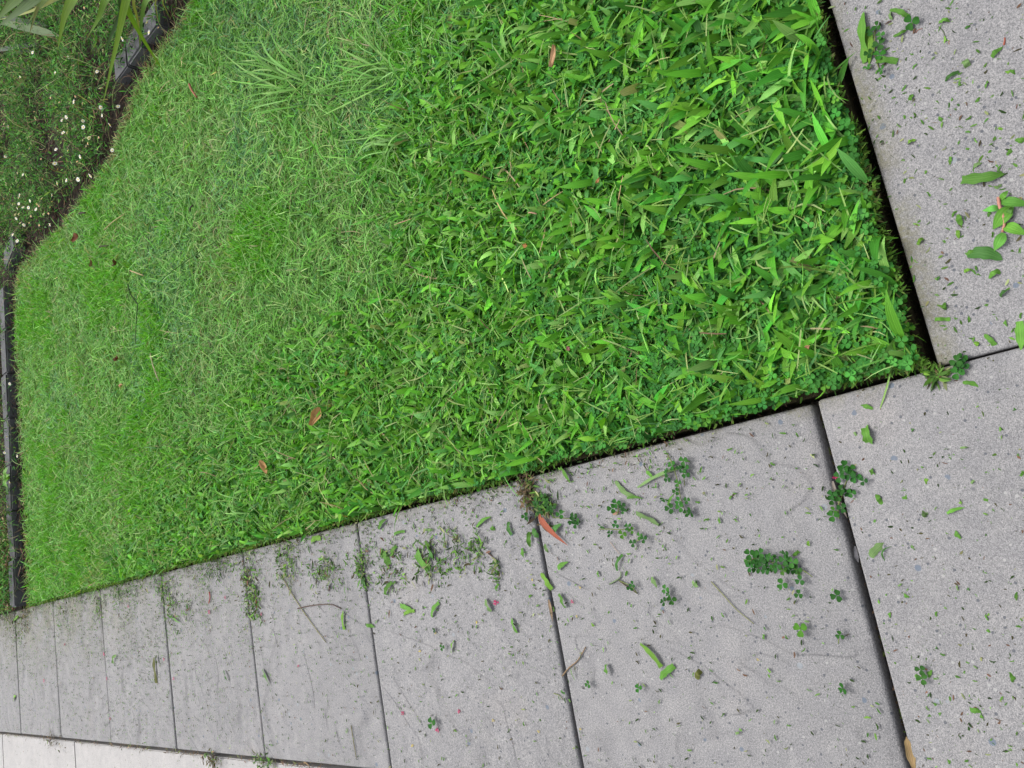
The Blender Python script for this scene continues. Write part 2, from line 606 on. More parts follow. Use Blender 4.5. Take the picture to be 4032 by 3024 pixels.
def scatter(n, weight, margin=160, xr=(0.0, 2.5), yr=(0.0, 4.2), poly=lawn_poly):
    """n points inside the lawn (and in or near the view), denser where weight is high"""
    out = []
    tot = 0
    while tot < n:
        x = rng.uniform(*xr, n * 2); y = rng.uniform(*yr, n * 2)
        k = inside(poly, x, y) & (x > xlim(y)) & (y > ylim(x))
        x, y = x[k], y[k]
        P = np.stack([x, y, np.full(len(x), 0.02)], 1)
        wt = weight(x, y) * in_view(P, margin)
        k = rng.random(len(x)) < wt
        out.append(P[k]); tot += int(k.sum())
    return np.concatenate(out)[:n]


def edge_fix(P, az, reach, m):
    """turn blades that would lean out over the cut edges back into the lawn"""
    tx, ty = P[:, 0] + np.cos(az) * reach, P[:, 1] + np.sin(az) * reach
    free = rng.random(len(P)) < 0.03                     # a few do hang over
    az = np.where((tx < xlim(P[:, 1]) + m - 0.016) & ~free, np.pi - az, az)
    az = np.where((ty < ylim(P[:, 0]) + m - 0.016) & ~free, -az, az)
    return az


# where the broad-leaved grass and the clover have taken over (traced off the ground, then softened)
bz_px = [(2080, -250), (1960, 0), (1850, 300), (1700, 560), (1760, 900), (1660, 1150), (1560, 1350), (1330, 1480), (1150, 1620), (930, 1800), (720, 1990), (520, 2290)]
bz = [tuple(gp(x, y, 0.01)[:2]) for x, y in bz_px]
bz_poly = [(-0.2, -0.2)] + [(-0.2, bz[-1][1])] + bz[::-1] + [(2.6, -0.2)]


def broadness(x, y):
    d = seg_dist(bz, x, y) * np.where(inside(bz_poly, x, y), 1, -1)
    d = d + (fbm(x * 7, y * 7, 21) - 0.5) * 0.42
    return sstep(-0.30, 0.14, d)


def clovery(x, y):
    u, v, _ = to_px(np.stack([x, y, np.full(len(x), 0.01)], 1))
    base = sstep(1700, 2500, u)
    nz = fbm(x * 11, y * 11, 77)
    return base * sstep(0.34, 0.56, nz + 0.12 * sstep(2600, 3100, u))


GREEN_FINE = [(0.100, 0.260, 0.048), (0.130, 0.285, 0.078), (0.165, 0.300, 0.100), (0.075, 0.240, 0.030), (0.230, 0.300, 0.115), (0.26, 0.235, 0.125)]
GREEN_BROAD = [(0.058, 0.205, 0.014), (0.088, 0.250, 0.020), (0.034, 0.150, 0.014), (0.125, 0.270, 0.055), (0.060, 0.200, 0.040)]

# fine couch grass, mown: a tangled mat
NF = 195000
P = scatter(NF, lambda x, y: (1 - 0.80 * broadness(x, y)) * np.clip(1.5 / np.hypot(x + 0.12, y + 0.28), 0.25, 1))
x, y = P[:, 0], P[:, 1]
rngd = np.hypot(x + 0.12, y + 0.28)
P[:, 2] = Zs + rng.random(NF) * 0.026
lush = fbm(x * 4.5, y * 4.5, 40)                       # tufts of fresher, greener growth
lush2 = np.clip(sstep(0.5, 0.68, lush) + 0.55 * sstep(0.7, 0.05, x), 0, 1)
dry = sstep(0.52, 0.72, fbm(x * 3.2, y * 3.2, 51)) * sstep(0.3, 1.4, y)
az = rng.uniform(0, 2 * np.pi, NF)
ln = rng.uniform(0.018, 0.046, NF) * (1 + 0.35 * lush2)
el = rng.uniform(0.0, 0.95, NF) * (0.75 + 0.5 * lush2)
bend = rng.normal(-0.55, 0.45, NF)
az = edge_fix(P, az, ln * 0.8, 0.014)
wd = rng.uniform(0.0015, 0.0030, NF) * (1 + 0.25 * lush2) * np.clip(rngd / 2.2, 0.9, 1.35)
cA = pick(GREEN_FINE, [3, 3, 3, 2, 0.9, 0.35], NF, 0.34)
cL = pick([(0.075, 0.270, 0.020), (0.105, 0.300, 0.028)], [1, 1], NF)
cD = pick([(0.19, 0.29, 0.115), (0.23, 0.30, 0.13), (0.13, 0.26, 0.08), (0.28, 0.25, 0.15)], [3, 2, 3, 0.7], NF)
mL = (rng.random(NF) < lush2 * 0.8)[:, None]
mD = (rng.random(NF) < dry * 0.65)[:, None]
gl = (rng.random(NF) < 0.55 * sstep(0.46, 0.60, fbm(x * 2.6, y * 2.6, 133)) * sstep(0.35, 0.8, x))[:, None]      # a greyer, bluish couch grass in the middle
cF = np.where(mD, cD, np.where(mL, cL, np.where(gl, pick([(0.11, 0.25, 0.11), (0.15, 0.28, 0.15), (0.08, 0.22, 0.09)], [2, 1, 2], NF, 0.3), cA)))
# close to the far edging the turf has browned a little
V, Q, C, U = blades(P, az, el, bend, ln, wd, PROF_FINE, curl=rng.normal(0, 0.9, NF), roll=rng.normal(0, 0.8, NF), color=cF)
obj('grass', make_mesh('grass', V, Q, None, C), M_FINE, lawn, kind='stuff')

# longer runners and stalks that lie over the mat
NR = 15000
P = scatter(NR, lambda x, y: (1 - 0.75 * broadness(x, y)) * np.clip(1.6 / np.hypot(x + 0.12, y + 0.28), 0.3, 1))
P[:, 2] = 0.012 + rng.random(NR) * 0.018
az = rng.uniform(0, 2 * np.pi, NR)
ln = rng.uniform(0.03, 0.085, NR)
az = edge_fix(P, az, ln * 0.9, 0.018)
V, Q, C, U = blades(P, az, rng.uniform(0.0, 0.7, NR), rng.normal(-0.5, 0.3, NR), ln, rng.uniform(0.0016, 0.0030, NR), [0.8, 1.0, 0.95, 0.8, 0.1],
                    curl=rng.normal(0, 0.6, NR), roll=rng.normal(0, 0.4, NR), color=pick([(0.16, 0.30, 0.085), (0.12, 0.28, 0.05), (0.21, 0.31, 0.11), (0.09, 0.25, 0.04), (0.28, 0.25, 0.14)], [3, 3, 1.4, 3, 0.25], NR, 0.2))
obj('grass', make_mesh('grass', V, Q, None, C), M_FINE, lawn, kind='stuff')

# mid-width blades, lying out over the mat everywhere
NM = 14000
P = scatter(NM, lambda x, y: np.clip(0.35 + 0.6 * sstep(0.45, 0.62, fbm(x * 5, y * 5, 61)), 0, 1) * np.clip(1.5 / np.hypot(x + 0.12, y + 0.28), 0.3, 1))
P[:, 2] = 0.0 + rng.random(NM) * 0.02
az = rng.uniform(0, 2 * np.pi, NM)
ln = rng.uniform(0.03, 0.085, NM)
az = edge_fix(P, az, ln * 0.8, 0.016)
V, Q, C, U = blades(P, az, rng.uniform(0.15, 0.9, NM), rng.normal(-0.7, 0.4, NM), ln, rng.uniform(0.0028, 0.0052, NM), [0.7, 1.0, 0.9, 0.6, 0.05],
                    cols=3, curl=rng.normal(0, 0.4, NM), roll=rng.normal(0, 0.5, NM), fold=0.25,
                    color=pick([(0.06, 0.215, 0.02), (0.10, 0.25, 0.035), (0.13, 0.26, 0.07), (0.07, 0.20, 0.055)], [3, 3, 2, 2], NM))
obj('grass', make_mesh('grass', V, Q, None, C, U), M_BROAD, lawn, kind='stuff')


# broad-leaved grass: the mass as one part, the three hundred that show largest one by one
def broad_set(n, weight):
    P = scatter(n, weight)
    P[:, 2] = Zs + rng.random(n) * 0.030
    az = np.where(rng.random(n) < 0.5, rng.normal(1.75, 0.8, n), rng.uniform(0, 2 * np.pi, n))
    f = 0.65 + 0.32 * sstep(0.55, 0.05, P[:, 1]) * sstep(0.05, 0.35, P[:, 0] + 0.1 * P[:, 1]) + 0.10 * sstep(1.0, 0.4, P[:, 1]) - 0.06 * sstep(1.2, 2.4, P[:, 1])
    ln = rng.uniform(0.034, 0.080, n) * np.where(rng.random(n) < 0.12, 1.3, 1.0) * f
    el = rng.uniform(0.2, 1.15, n)
    bend = rng.normal(-0.75, 0.4, n)
    az = edge_fix(P, az, ln * 0.75, 0.018)
    wd = np.clip(ln * rng.uniform(0.13, 0.25, n), 0.0032, 0.0135)
    return P, az, el, bend, ln, wd


NB = 24000
P, az, el, bend, ln, wd = broad_set(NB, lambda x, y: broadness(x, y) * np.clip(1.15 - 0.75 * clovery(x, y), 0, 1))
V, Q, C, U = blades(P, az, el, bend, ln, wd, PROF_BROAD, cols=3, curl=rng.normal(0, 0.4, NB), roll=rng.normal(0, 0.4, NB), fold=0.28, wav=0.16,
                    color=pick(GREEN_BROAD, [3, 3, 2.5, 1.0, 0.8], NB, 0.26))
obj('broad_grass', make_mesh('broad_grass', V, Q, None, C, U), M_BROAD, lawn, kind='stuff')
# mown ones end in a blunt, paler cut
NB = 6000
P, az, el, bend, ln, wd = broad_set(NB, lambda x, y: broadness(x, y) * np.clip(1.15 - 0.6 * clovery(x, y), 0, 1))
V, Q, C, U = blades(P, az, el, bend, ln * 0.75, wd * 1.1, [0.6, 0.95, 1.0, 0.96, 0.8], cols=3, curl=rng.normal(0, 0.4, NB), roll=rng.normal(0, 0.5, NB), fold=0.3, wav=0.2,
                    color=pick(GREEN_BROAD + [(0.16, 0.20, 0.06)], [3, 3, 2, 1.5, 1, 0.7], NB, 0.25))
obj('broad_grass', make_mesh('broad_grass', V, Q, None, C, U), M_BROAD, lawn, kind='stuff')
# runners, bare culms and a few dead straws between them
NK = 2600
P = scatter(NK, lambda x, y: broadness(x, y))
P[:, 2] = 0.004 + rng.random(NK) * 0.026
az = rng.uniform(0, 2 * np.pi, NK)
ln = rng.uniform(0.03, 0.10, NK)
az = edge_fix(P, az, ln * 0.9, 0.018)
V, Q, C, U = blades(P, az, rng.uniform(0.0, 0.7, NK), rng.normal(-0.4, 0.3, NK), ln, rng.uniform(0.0012, 0.0030, NK), [1, 1, 1, 0.9, 0.5], cols=3, curl=rng.normal(0, 0.5, NK), fold=0.6,
                    color=pick([(0.13, 0.24, 0.06), (0.19, 0.26, 0.09), (0.10, 0.20, 0.03), (0.26, 0.21, 0.11), (0.11, 0.07, 0.04)], [3, 2, 3, 0.5, 0.2], NK, 0.2))
obj('grass_stems', make_mesh('grass_stems', V, Q, None, C, U), M_BROAD, lawn, kind='stuff')

variants = []
for i in range(18):
    l1 = np.array([random.uniform(0.042, 0.080)])
    V, Q, C, U = blades(np.zeros((1, 3)), np.array([0.0]), np.array([random.uniform(0.25, 0.75)]), np.array([random.uniform(-1.0, -0.4)]), l1,
                        np.clip(l1 * random.uniform(0.13, 0.20), 0.006, 0.013), [0.4, 0.8, 1.0, 0.97, 0.8, 0.45, 0.04], cols=3,
                        curl=np.array([random.uniform(-0.35, 0.35)]), roll=np.array([random.uniform(-0.3, 0.3)]), fold=0.2, wav=0.14, color=pick(GREEN_BROAD, [3, 3, 1, 1, 1], 1, 0.1))
    me = make_mesh('broad_blade', V, Q, None, C, U)
    me.materials.append(M_BROAD1)
    variants.append((me, float(l1[0])))
P = scatter(300, lambda x, y: broadness(x, y) * sstep(1900, 3000, to_px(np.stack([x, y, x * 0], 1))[0]), margin=-30)
azs = edge_fix(P, rng.uniform(0, 2 * np.pi, 300), np.full(300, 0.075), 0.02)
for i in range(300):
    me, l1 = variants[i % len(variants)]
    o = bpy.data.objects.new('broad_blade', me)
    col.objects.link(o)
    o.parent = lawn
    o.location = (P[i, 0], P[i, 1], random.uniform(0.008, 0.026))
    o.rotation_euler = (random.gauss(0, 0.15), random.gauss(0, 0.12), azs[i])
    s = random.uniform(0.8, 1.1)
    o.scale = (s, s, s)


# clover: trefoils on short stalks filling the gaps
def trefoils(P, az, tilt, tdir, size, color):
    """N three-leaved clover leaves -> V, tris, colours"""
    N = len(P)
    # one leaflet: base, then the rim of an obovate with a notch, folded along the midrib
    rim = [(0.30, 0.33), (0.62, 0.50), (0.90, 0.42), (1.02, 0.20), (0.95, 0.0), (1.02, -0.20), (0.90, -0.42), (0.62, -0.50), (0.30, -0.33)]
    tpl = [(0.03, 0.0, 0.0)] + [(a, b, abs(b) * 0.30 - 0.05 * a * a) for a, b in rim]
    leaf = np.array(tpl)
    allv, k = [], 0
    for j in range(3):
        a = j * 2 * np.pi / 3
        Rm = np.array([[math.cos(a), -math.sin(a), 0], [math.sin(a), math.cos(a), 0], [0, 0, 1]])
        allv.append(leaf @ Rm.T)
    T = np.concatenate(allv)
    T[:, 2] += 0.12 * (np.hypot(T[:, 0], T[:, 1]))
    tri = []
    for j in range(3):
        o = j * 10
        tri += [(o, o + i, o + i + 1) for i in range(1, 9)]
    tri = np.array(tri)
    ca, sa = np.cos(az), np.sin(az)
    X = T[None, :, 0] * ca[:, None] - T[None, :, 1] * sa[:, None]
    Y = T[None, :, 0] * sa[:, None] + T[None, :, 1] * ca[:, None]
    Z = np.repeat(T[None, :, 2], N, 0)
    # tilt about a horizontal axis
    k1, k2 = -np.sin(tdir)[:, None], np.cos(tdir)[:, None]
    ct, st = np.cos(tilt)[:, None], np.sin(tilt)[:, None]
    dot = k1 * X + k2 * Y
    X2 = X * ct + (k2 * Z) * st + k1 * dot * (1 - ct)
    Y2 = Y * ct + (-k1 * Z) * st + k2 * dot * (1 - ct)
    Z2 = Z * ct + (k1 * Y - k2 * X) * st
    V = np.stack([X2, Y2, Z2], -1) * size[:, None, None] + P[:, None, :]
    tris = (tri[None] + (np.arange(N) * 30)[:, None, None]).reshape(-1, 3)
    C = np.repeat(color[:, None, :], 30, 1)
    C[:, 0::10] *= 1.25
    return V.reshape(-1, 3), tris, C.reshape(-1, 3)


GREEN_CLOVER = [(0.030, 0.130, 0.020), (0.042, 0.160, 0.026), (0.024, 0.105, 0.020), (0.06, 0.18, 0.018)]
NC = 13500
P = scatter(NC, lambda x, y: np.clip(0.10 * broadness(x, y) + clovery(x, y), 0, 1))
P[:, 2] = rng.uniform(0.002, 0.036, NC)
V, T, C = trefoils(P, rng.uniform(0, 6.28, NC), np.abs(rng.normal(0, 0.35, NC)), rng.uniform(0, 6.28, NC), rng.uniform(0.0056, 0.0094, NC), pick(GREEN_CLOVER, [3, 3, 2, 0.6], NC, 0.15))
obj('clover', make_mesh('clover', V, None, T, C, smooth=False), M_CLOVER, lawn, kind='stuff')


# the trimmed sides of the turf: cut ends, moss and root threads, in patches between bare soil
def fringe(n, along):
    t = rng.random(n * 3)
    q = t * (1.3 if along == 'x' else 4.1)
    k = rng.random(n * 3) < sstep(0.42, 0.62, fbm(q * 9, q * 0 + (1 if along == 'x' else 5), 210)) + 0.22 + (0.5 * sstep(1.0, 2.5, q) if along == 'y' else 0)
    q = q[k][:n]
    n = len(q)
    z = rng.uniform(-0.055, 0.022, n)
    slope = np.clip(-z, 0, 1) * 0.16
    if along == 'x':
        px_, py_ = q, ylim(q) + rng.random(n) * 0.008 - 0.004 - slope * 0.6
        azo = -np.pi / 2
    else:
        px_, py_ = xlim(q) + rng.random(n) * 0.007 - 0.004 - slope * 0.6, q
        azo = np.pi
    P = np.stack([px_, py_, z], 1)
    az = azo + rng.normal(0, 0.95, n)
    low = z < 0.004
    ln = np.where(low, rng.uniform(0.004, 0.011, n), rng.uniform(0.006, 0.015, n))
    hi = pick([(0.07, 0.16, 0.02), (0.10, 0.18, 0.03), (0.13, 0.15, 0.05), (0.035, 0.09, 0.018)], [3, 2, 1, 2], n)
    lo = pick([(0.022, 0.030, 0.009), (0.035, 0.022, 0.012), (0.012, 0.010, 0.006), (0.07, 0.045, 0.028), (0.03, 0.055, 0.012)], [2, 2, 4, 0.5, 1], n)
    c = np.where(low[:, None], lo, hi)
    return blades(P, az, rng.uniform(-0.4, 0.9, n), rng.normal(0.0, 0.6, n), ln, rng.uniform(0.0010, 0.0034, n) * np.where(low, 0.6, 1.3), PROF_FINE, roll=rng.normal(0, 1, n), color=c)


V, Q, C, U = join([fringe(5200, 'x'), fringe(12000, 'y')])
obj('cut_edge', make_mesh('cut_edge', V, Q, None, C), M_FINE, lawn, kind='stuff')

# ------------------------------------------------------------------ garden edging and bed
def offset_curve(pl, d):
    out = []
    for i, (x, y) in enumerate(pl):
        a, b2 = pl[max(i - 1, 0)], pl[min(i + 1, len(pl) - 1)]
        tx, ty = b2[0] - a[0], b2[1] - a[1]
        k = math.hypot(tx, ty)
        out.append((x - ty / k * d, y + tx / k * d))        # outwards, away from the lawn
    return out


def block_mesh(l, d, h):
    bm = bmesh.new()
    bmesh.ops.create_cube(bm, size=1.0, matrix=Matrix.Diagonal((l, d, h, 1)))
    bmesh.ops.bevel(bm, geom=[e for e in bm.edges], offset=0.006, segments=2, affect='EDGES')
    for v in bm.verts:
        v.co += Vector((random.gauss(0, 0.0008), random.gauss(0, 0.0008), random.gauss(0, 0.0006)))
    me = bpy.data.meshes.new('edging_block')
    bm.to_mesh(me); bm.free()
    return me


BLK_G = 'charcoal edging blocks round the garden bed'
BLK_L = [
    'charcoal concrete edging block at the end of the row touching the path',
    'charcoal edging block second from the path, beside the red-leaved plant',
    'charcoal edging block third from the path, grass blades leaning on it',
    'charcoal edging block fourth from the path, half covered by trailing greenery',
    'charcoal edging block mid-way along the straight far edge, under daisy stems',
    'charcoal edging block sixth from the path, bed plants hanging over it',
    'charcoal edging block just before the bed edge turns, thin stems over it',
]
e0, e1 = gp(112, 2390, 0), gp(60, 1130, 0)
row_dir = Vector((e1[0] - e0[0], e1[1] - e0[1], 0)).normalized()
rot = math.atan2(row_dir.y, row_dir.x)
nrm = Vector((-row_dir.y, row_dir.x, 0))
start = Vector((0.012, 4.140, 0))
for i in range(7):
    o = obj('edging_block', block_mesh(0.226, 0.09, 0.14), M_BLOCK)
    c = start + row_dir * (0.113 + i * 0.231) + nrm * 0.045
    o.location = (c.x, c.y, -0.017 + random.uniform(-0.004, 0.003))
    o.rotation_euler = (random.gauss(0, 0.012), random.gauss(0, 0.012), rot + random.gauss(0, 0.012))
    tag(o, BLK_L[i], 'edging block', BLK_G)
for (x0, y0, x1, y1), top, lab in (
        ((70, 1080, 118, 975), 0.06, 'charcoal edging block set at an angle where the bed edge turns'),
        ((512, 352, 560, 290), 0.055, 'charcoal edging block with a slanting end, below the block with dry grass on it'),
        ((565, 282, 622, 205), 0.06, 'charcoal edging block with dry grass lying on its top, under the strap leaves'),
        ((622, 195, 684, 130), 0.055, 'dark edging block nearest the strap leaf plant, mostly in brown litter')):
    a, b2 = gp(x0, y0, 0), gp(x1, y1, 0)
    d = Vector((b2[0] - a[0], b2[1] - a[1], 0))
    o = obj('edging_block', block_mesh(min(d.length, 0.226) - 0.006, 0.10, 0.14), M_BLOCK)
    n_ = Vector((-d.y, d.x, 0)).normalized()
    if n_.x < 0:
        n_ = -n_
    c = Vector((a[0] + b2[0], a[1] + b2[1], 0)) / 2 + n_ * 0.058
    o.location = (c.x, c.y, top - 0.07)
    o.rotation_euler = (random.gauss(0, 0.02), random.gauss(0, 0.02), math.atan2(d.y, d.x) + random.gauss(0, 0.05))
    tag(o, lab, 'edging block', BLK_G)

# seaside-daisy ground cover: thin stems, narrow leaves, dead litter below
def bed_scatter(n, weight, margin=220):
    out, tot = [], 0
    while tot < n:
        x = rng.uniform(0.0, 4.4, n * 3); y = rng.uniform(1.6, 5.4, n * 3)
        k = inside(bed_poly, x, y)
        x, y = x[k], y[k]
        P = np.stack([x, y, np.full(len(x), 0.05)], 1)
        d = seg_dist(curve, x, y)
        k = rng.random(len(x)) < weight(x, y, d) * in_view(P, margin)
        out.append(np.column_stack([P[k], d[k]])); tot += int(k.sum())
    return np.concatenate(out)[:n]


def mound(x, y):
    return 0.045 + 0.11 * fbm(x * 4.0, y * 4.0, 91)


def cover(x, y, d):
    n = fbm(x * 5.5, y * 5.5, 95)
    straight = sstep(4.12, 4.2, y) * (x < 1.55)
    return np.clip((0.10 + 0.95 * sstep(0.40, 0.55, n)) * np.where(straight > 0.5, sstep(0.10, 0.16, d), sstep(0.03, 0.11, d)), 0, 1)


BED_GREEN = [(0.034, 0.125, 0.020), (0.060, 0.180, 0.028), (0.018, 0.065, 0.014), (0.12, 0.23, 0.05), (0.06, 0.16, 0.05)]
n = 62000
B = bed_scatter(n, cover)
x, y, d = B[:, 0], B[:, 1], B[:, 3]
P = np.stack([x, y, 0.015 + rng.random(n) ** 0.7 * mound(x, y) * sstep(0.0, 0.12, d)], 1)
V, Q, C, U = blades(P, rng.uniform(0, 6.28, n), rng.uniform(-0.3, 1.1, n), rng.normal(-0.4, 0.4, n), rng.uniform(0.012, 0.036, n), rng.uniform(0.0026, 0.0062, n),
                    [0.4, 1.0, 0.75, 0.08], roll=rng.normal(0, 0.6, n), curl=rng.normal(0, 0.4, n), color=pick(BED_GREEN, [3, 3, 2, 1.3, 1], n, 0.25))
pt = [(V, Q, C, U)]
n = 9000
B = bed_scatter(n, lambda x, y, d: np.clip(cover(x, y, d) + 0.12 * (d > 0.03), 0, 1))
P = np.stack([B[:, 0], B[:, 1], 0.015 + rng.random(n) * mound(B[:, 0], B[:, 1]) * 0.8 * sstep(0.0, 0.1, B[:, 3])], 1)
ln = rng.uniform(0.05, 0.16, n)
pt.append(blades(P, rng.uniform(0, 6.28, n), rng.uniform(0.0, 1.0, n), rng.normal(-0.7, 0.4, n), ln, rng.uniform(0.0012, 0.0026, n), [1, 1, 1, 1, 0.9, 0.6],
                 curl=rng.normal(0, 0.8, n), color=pick([(0.07, 0.14, 0.04), (0.16, 0.18, 0.07), (0.13, 0.085, 0.05), (0.05, 0.035, 0.025), (0.26, 0.22, 0.13)], [3, 2, 2, 2, 0.8], n, 0.25)))
V, Q, C, U = join(pt)
obj('ground_cover', make_mesh('ground_cover', V, Q, None, C), M_BED, kind='stuff')

# dead stems, twigs and leaf litter on the bed's soil and along its edge
n = 16000
B = bed_scatter(n, lambda x, y, d: np.clip(0.35 + 0.6 * (d < 0.12), 0, 1))
P = np.stack([B[:, 0], B[:, 1], np.full(n, 0.016)], 1) + np.column_stack([np.zeros((n, 2)), rng.random(n) * 0.02])
V, Q, C, U = blades(P, rng.uniform(0, 6.28, n), rng.uniform(-0.1, 0.5, n), rng.normal(-0.2, 0.3, n), rng.uniform(0.012, 0.055, n), rng.uniform(0.0012, 0.004, n),
                    [0.8, 1, 0.8, 0.2], curl=rng.normal(0, 0.7, n), roll=rng.normal(0, 0.6, n),
                    color=pick([(0.025, 0.015, 0.010), (0.05, 0.028, 0.018), (0.10, 0.06, 0.035), (0.014, 0.010, 0.008), (0.20, 0.13, 0.08)], [3, 2, 1, 4, 0.4], n, 0.25))
obj('leaf_litter', make_mesh('leaf_litter', V, Q, None, C), M_CRUMB, kind='stuff')
# the mown turf has crept, browned, over the far edge
n = 3600
t = rng.random(n) * (len(curve) - 2)
i0 = t.astype(int)
cv = np.array(curve)
Pb = cv[i0] * (1 - (t - i0))[:, None] + cv[i0 + 1] * (t - i0)[:, None]
P = np.column_stack([Pb + rng.normal(0, 0.012, (n, 2)), rng.uniform(0.0, 0.024, n)])
V, Q, C, U = blades(P, rng.uniform(0, 6.28, n), rng.uniform(0.1, 0.9, n), rng.normal(-0.5, 0.4, n), rng.uniform(0.015, 0.045, n), rng.uniform(0.0015, 0.003, n), PROF_FINE,
                    curl=rng.normal(0, 0.8, n), color=pick([(0.19, 0.19, 0.07), (0.24, 0.19, 0.10), (0.10, 0.19, 0.05), (0.09, 0.06, 0.03)], [2, 1.2, 3, 1], n))
obj('grass', make_mesh('grass', V, Q, None, C), M_FINE, lawn, kind='stuff')

# bark chips at the foot of the bed near the path
def chips(n, region, pal, wts, smin, smax):
    V, Q, C = [], [], []
    k = 0
    cols = pick(pal, wts, n, 0.2)
    while k < n:
        px_, py_ = random.uniform(*region[0]), random.uniform(*region[1])
        c = Vector(gp(px_, py_, 0.02))
        if c.y < 4.26 or c.x < 0.0:
            if random.random() < 0.9:
                c.y = 4.26 + abs(random.gauss(0, 0.1)); c.x = max(c.x, 0.01)
        s = random.uniform(smin, smax)
        m = Matrix.Translation((c.x, c.y, 0.018 + random.random() * 0.02)) @ Euler((random.gauss(0, 0.4), random.gauss(0, 0.4), random.uniform(0, 6.3))).to_matrix().to_4x4()
        b = len(V)
        a, bb, h = s, s * random.uniform(0.25, 0.6), s * 0.12
        for zz in (-h, h):
            for xx, yy in ((-a, -bb * 0.7), (a * 0.9, -bb), (a, bb * 0.8), (-a * 0.8, bb)):
                V.append(m @ Vector((xx, yy, zz)))
                C.append(cols[k])
        for q in ((4, 5, 6, 7), (3, 2, 1, 0), (0, 1, 5, 4), (1, 2, 6, 5), (2, 3, 7, 6), (3, 0, 4, 7)):
            Q.append([b + j for j in q])
        k += 1
    return V, Q, C


V, Q, C = chips(1100, ((-120, 60), (2040, 2400)), [(0.13, 0.07, 0.045), (0.22, 0.14, 0.09), (0.05, 0.03, 0.022), (0.36, 0.28, 0.21), (0.16, 0.055, 0.04)], [3, 2, 3, 0.8, 1], 0.006, 0.02)
obj('bark_mulch', make_mesh('bark_mulch', V, Q, None, C, smooth=False), M_CRUMB, kind='stuff')


# ------------------------------------------------------------------ ribbons (long leaves), rods
def spline(pts, m):
    pts = [Vector(p) for p in pts]
    q = [pts[0] * 2 - pts[1]] + pts + [pts[-1] * 2 - pts[-2]]
    out = []
    for i in range(1, len(q) - 2):
        for j in range(m):
            t = j / m
            a, b, c, d = q[i - 1], q[i], q[i + 1], q[i + 2]
            out.append(0.5 * ((2 * b) + (c - a) * t + (2 * a - 5 * b + 4 * c - d) * t * t + (3 * b - a - 3 * c + d) * t ** 3))
    out.append(pts[-1])
    return out


def ribbon(pts, width, colour, name='leaf', m=5, fold=0.25, base_w=0.7, tip=0.25, face=Vector((0, -0.35, 1)), blunt=False, wav=0.0):
    sp = spline(pts, m)
    n = len(sp)
    V, Q, U, C = [], [], [], []
    ph = random.random() * 6
    for i, p in enumerate(sp):
        t = i / (n - 1)
        tg = (sp[min(i + 1, n - 1)] - sp[max(i - 1, 0)]).normalized()
        sd_ = tg.cross(face).normalized()
        nn = sd_.cross(tg).normalized()
        if nn.dot(face) < 0:
            nn = -nn
        wgt = min(1, base_w + (1 - base_w) * t / 0.3)
        if t > 1 - tip and not blunt:
            wgt *= max(0.05, 1 - ((t - 1 + tip) / tip) ** 1.6)
        hw = width / 2 * wgt * (1 + wav * math.sin(ph + t * 17) * 0.5)
        wz = wav * hw * math.sin(ph * 2 + t * 11)
        V += [p - sd_ * hw + nn * (hw * fold + wz), p, p + sd_ * hw + nn * (hw * fold - wz)]
        U += [(-1, t, 0), (0, t, 0), (1, t, 0)]
        C += [colour] * 3
        if i:
            b = (i - 1) * 3
            Q += [(b, b + 1, b + 4, b + 3), (b + 1, b + 2, b + 5, b + 4)]
    return make_mesh(name, V, Q, None, C, U)


def rod(pts, r0, r1, colour, name='stem', m=3, sides=5, bead=0.0):
    sp = spline(pts, m)
    n = len(sp)
    V, Q, C = [], [], []
    for i, p in enumerate(sp):
        t = i / (n - 1)
        tg = (sp[min(i + 1, n - 1)] - sp[max(i - 1, 0)]).normalized()
        a = tg.cross(Vector((0.13, 0.2, 0.97))).normalized()
        b = tg.cross(a)
        r = (r0 + (r1 - r0) * t) * (1 + bead * (1 if i % 2 else -1))
        for k in range(sides):
            an = k * 2 * math.pi / sides
            V.append(p + a * math.cos(an) * r + b * math.sin(an) * r)
            C.append(colour)
        if i:
            o1, o2 = (i - 1) * sides, i * sides
            for k in range(sides):
                Q.append((o1 + k, o1 + (k + 1) % sides, o2 + (k + 1) % sides, o2 + k))
    T = []
    for o1 in (0, (n - 1) * sides):
        T += [(o1, o1 + k, o1 + k + 1) for k in range(1, sides - 1)]
    return make_mesh(name, V, Q, T, C)


def part(name, me, mat, parent):
    """a part given in world coordinates, hung under a thing that stands somewhere else"""
    inv = parent.matrix_basis.inverted()
    me.transform(inv)
    return obj(name, me, mat, parent)


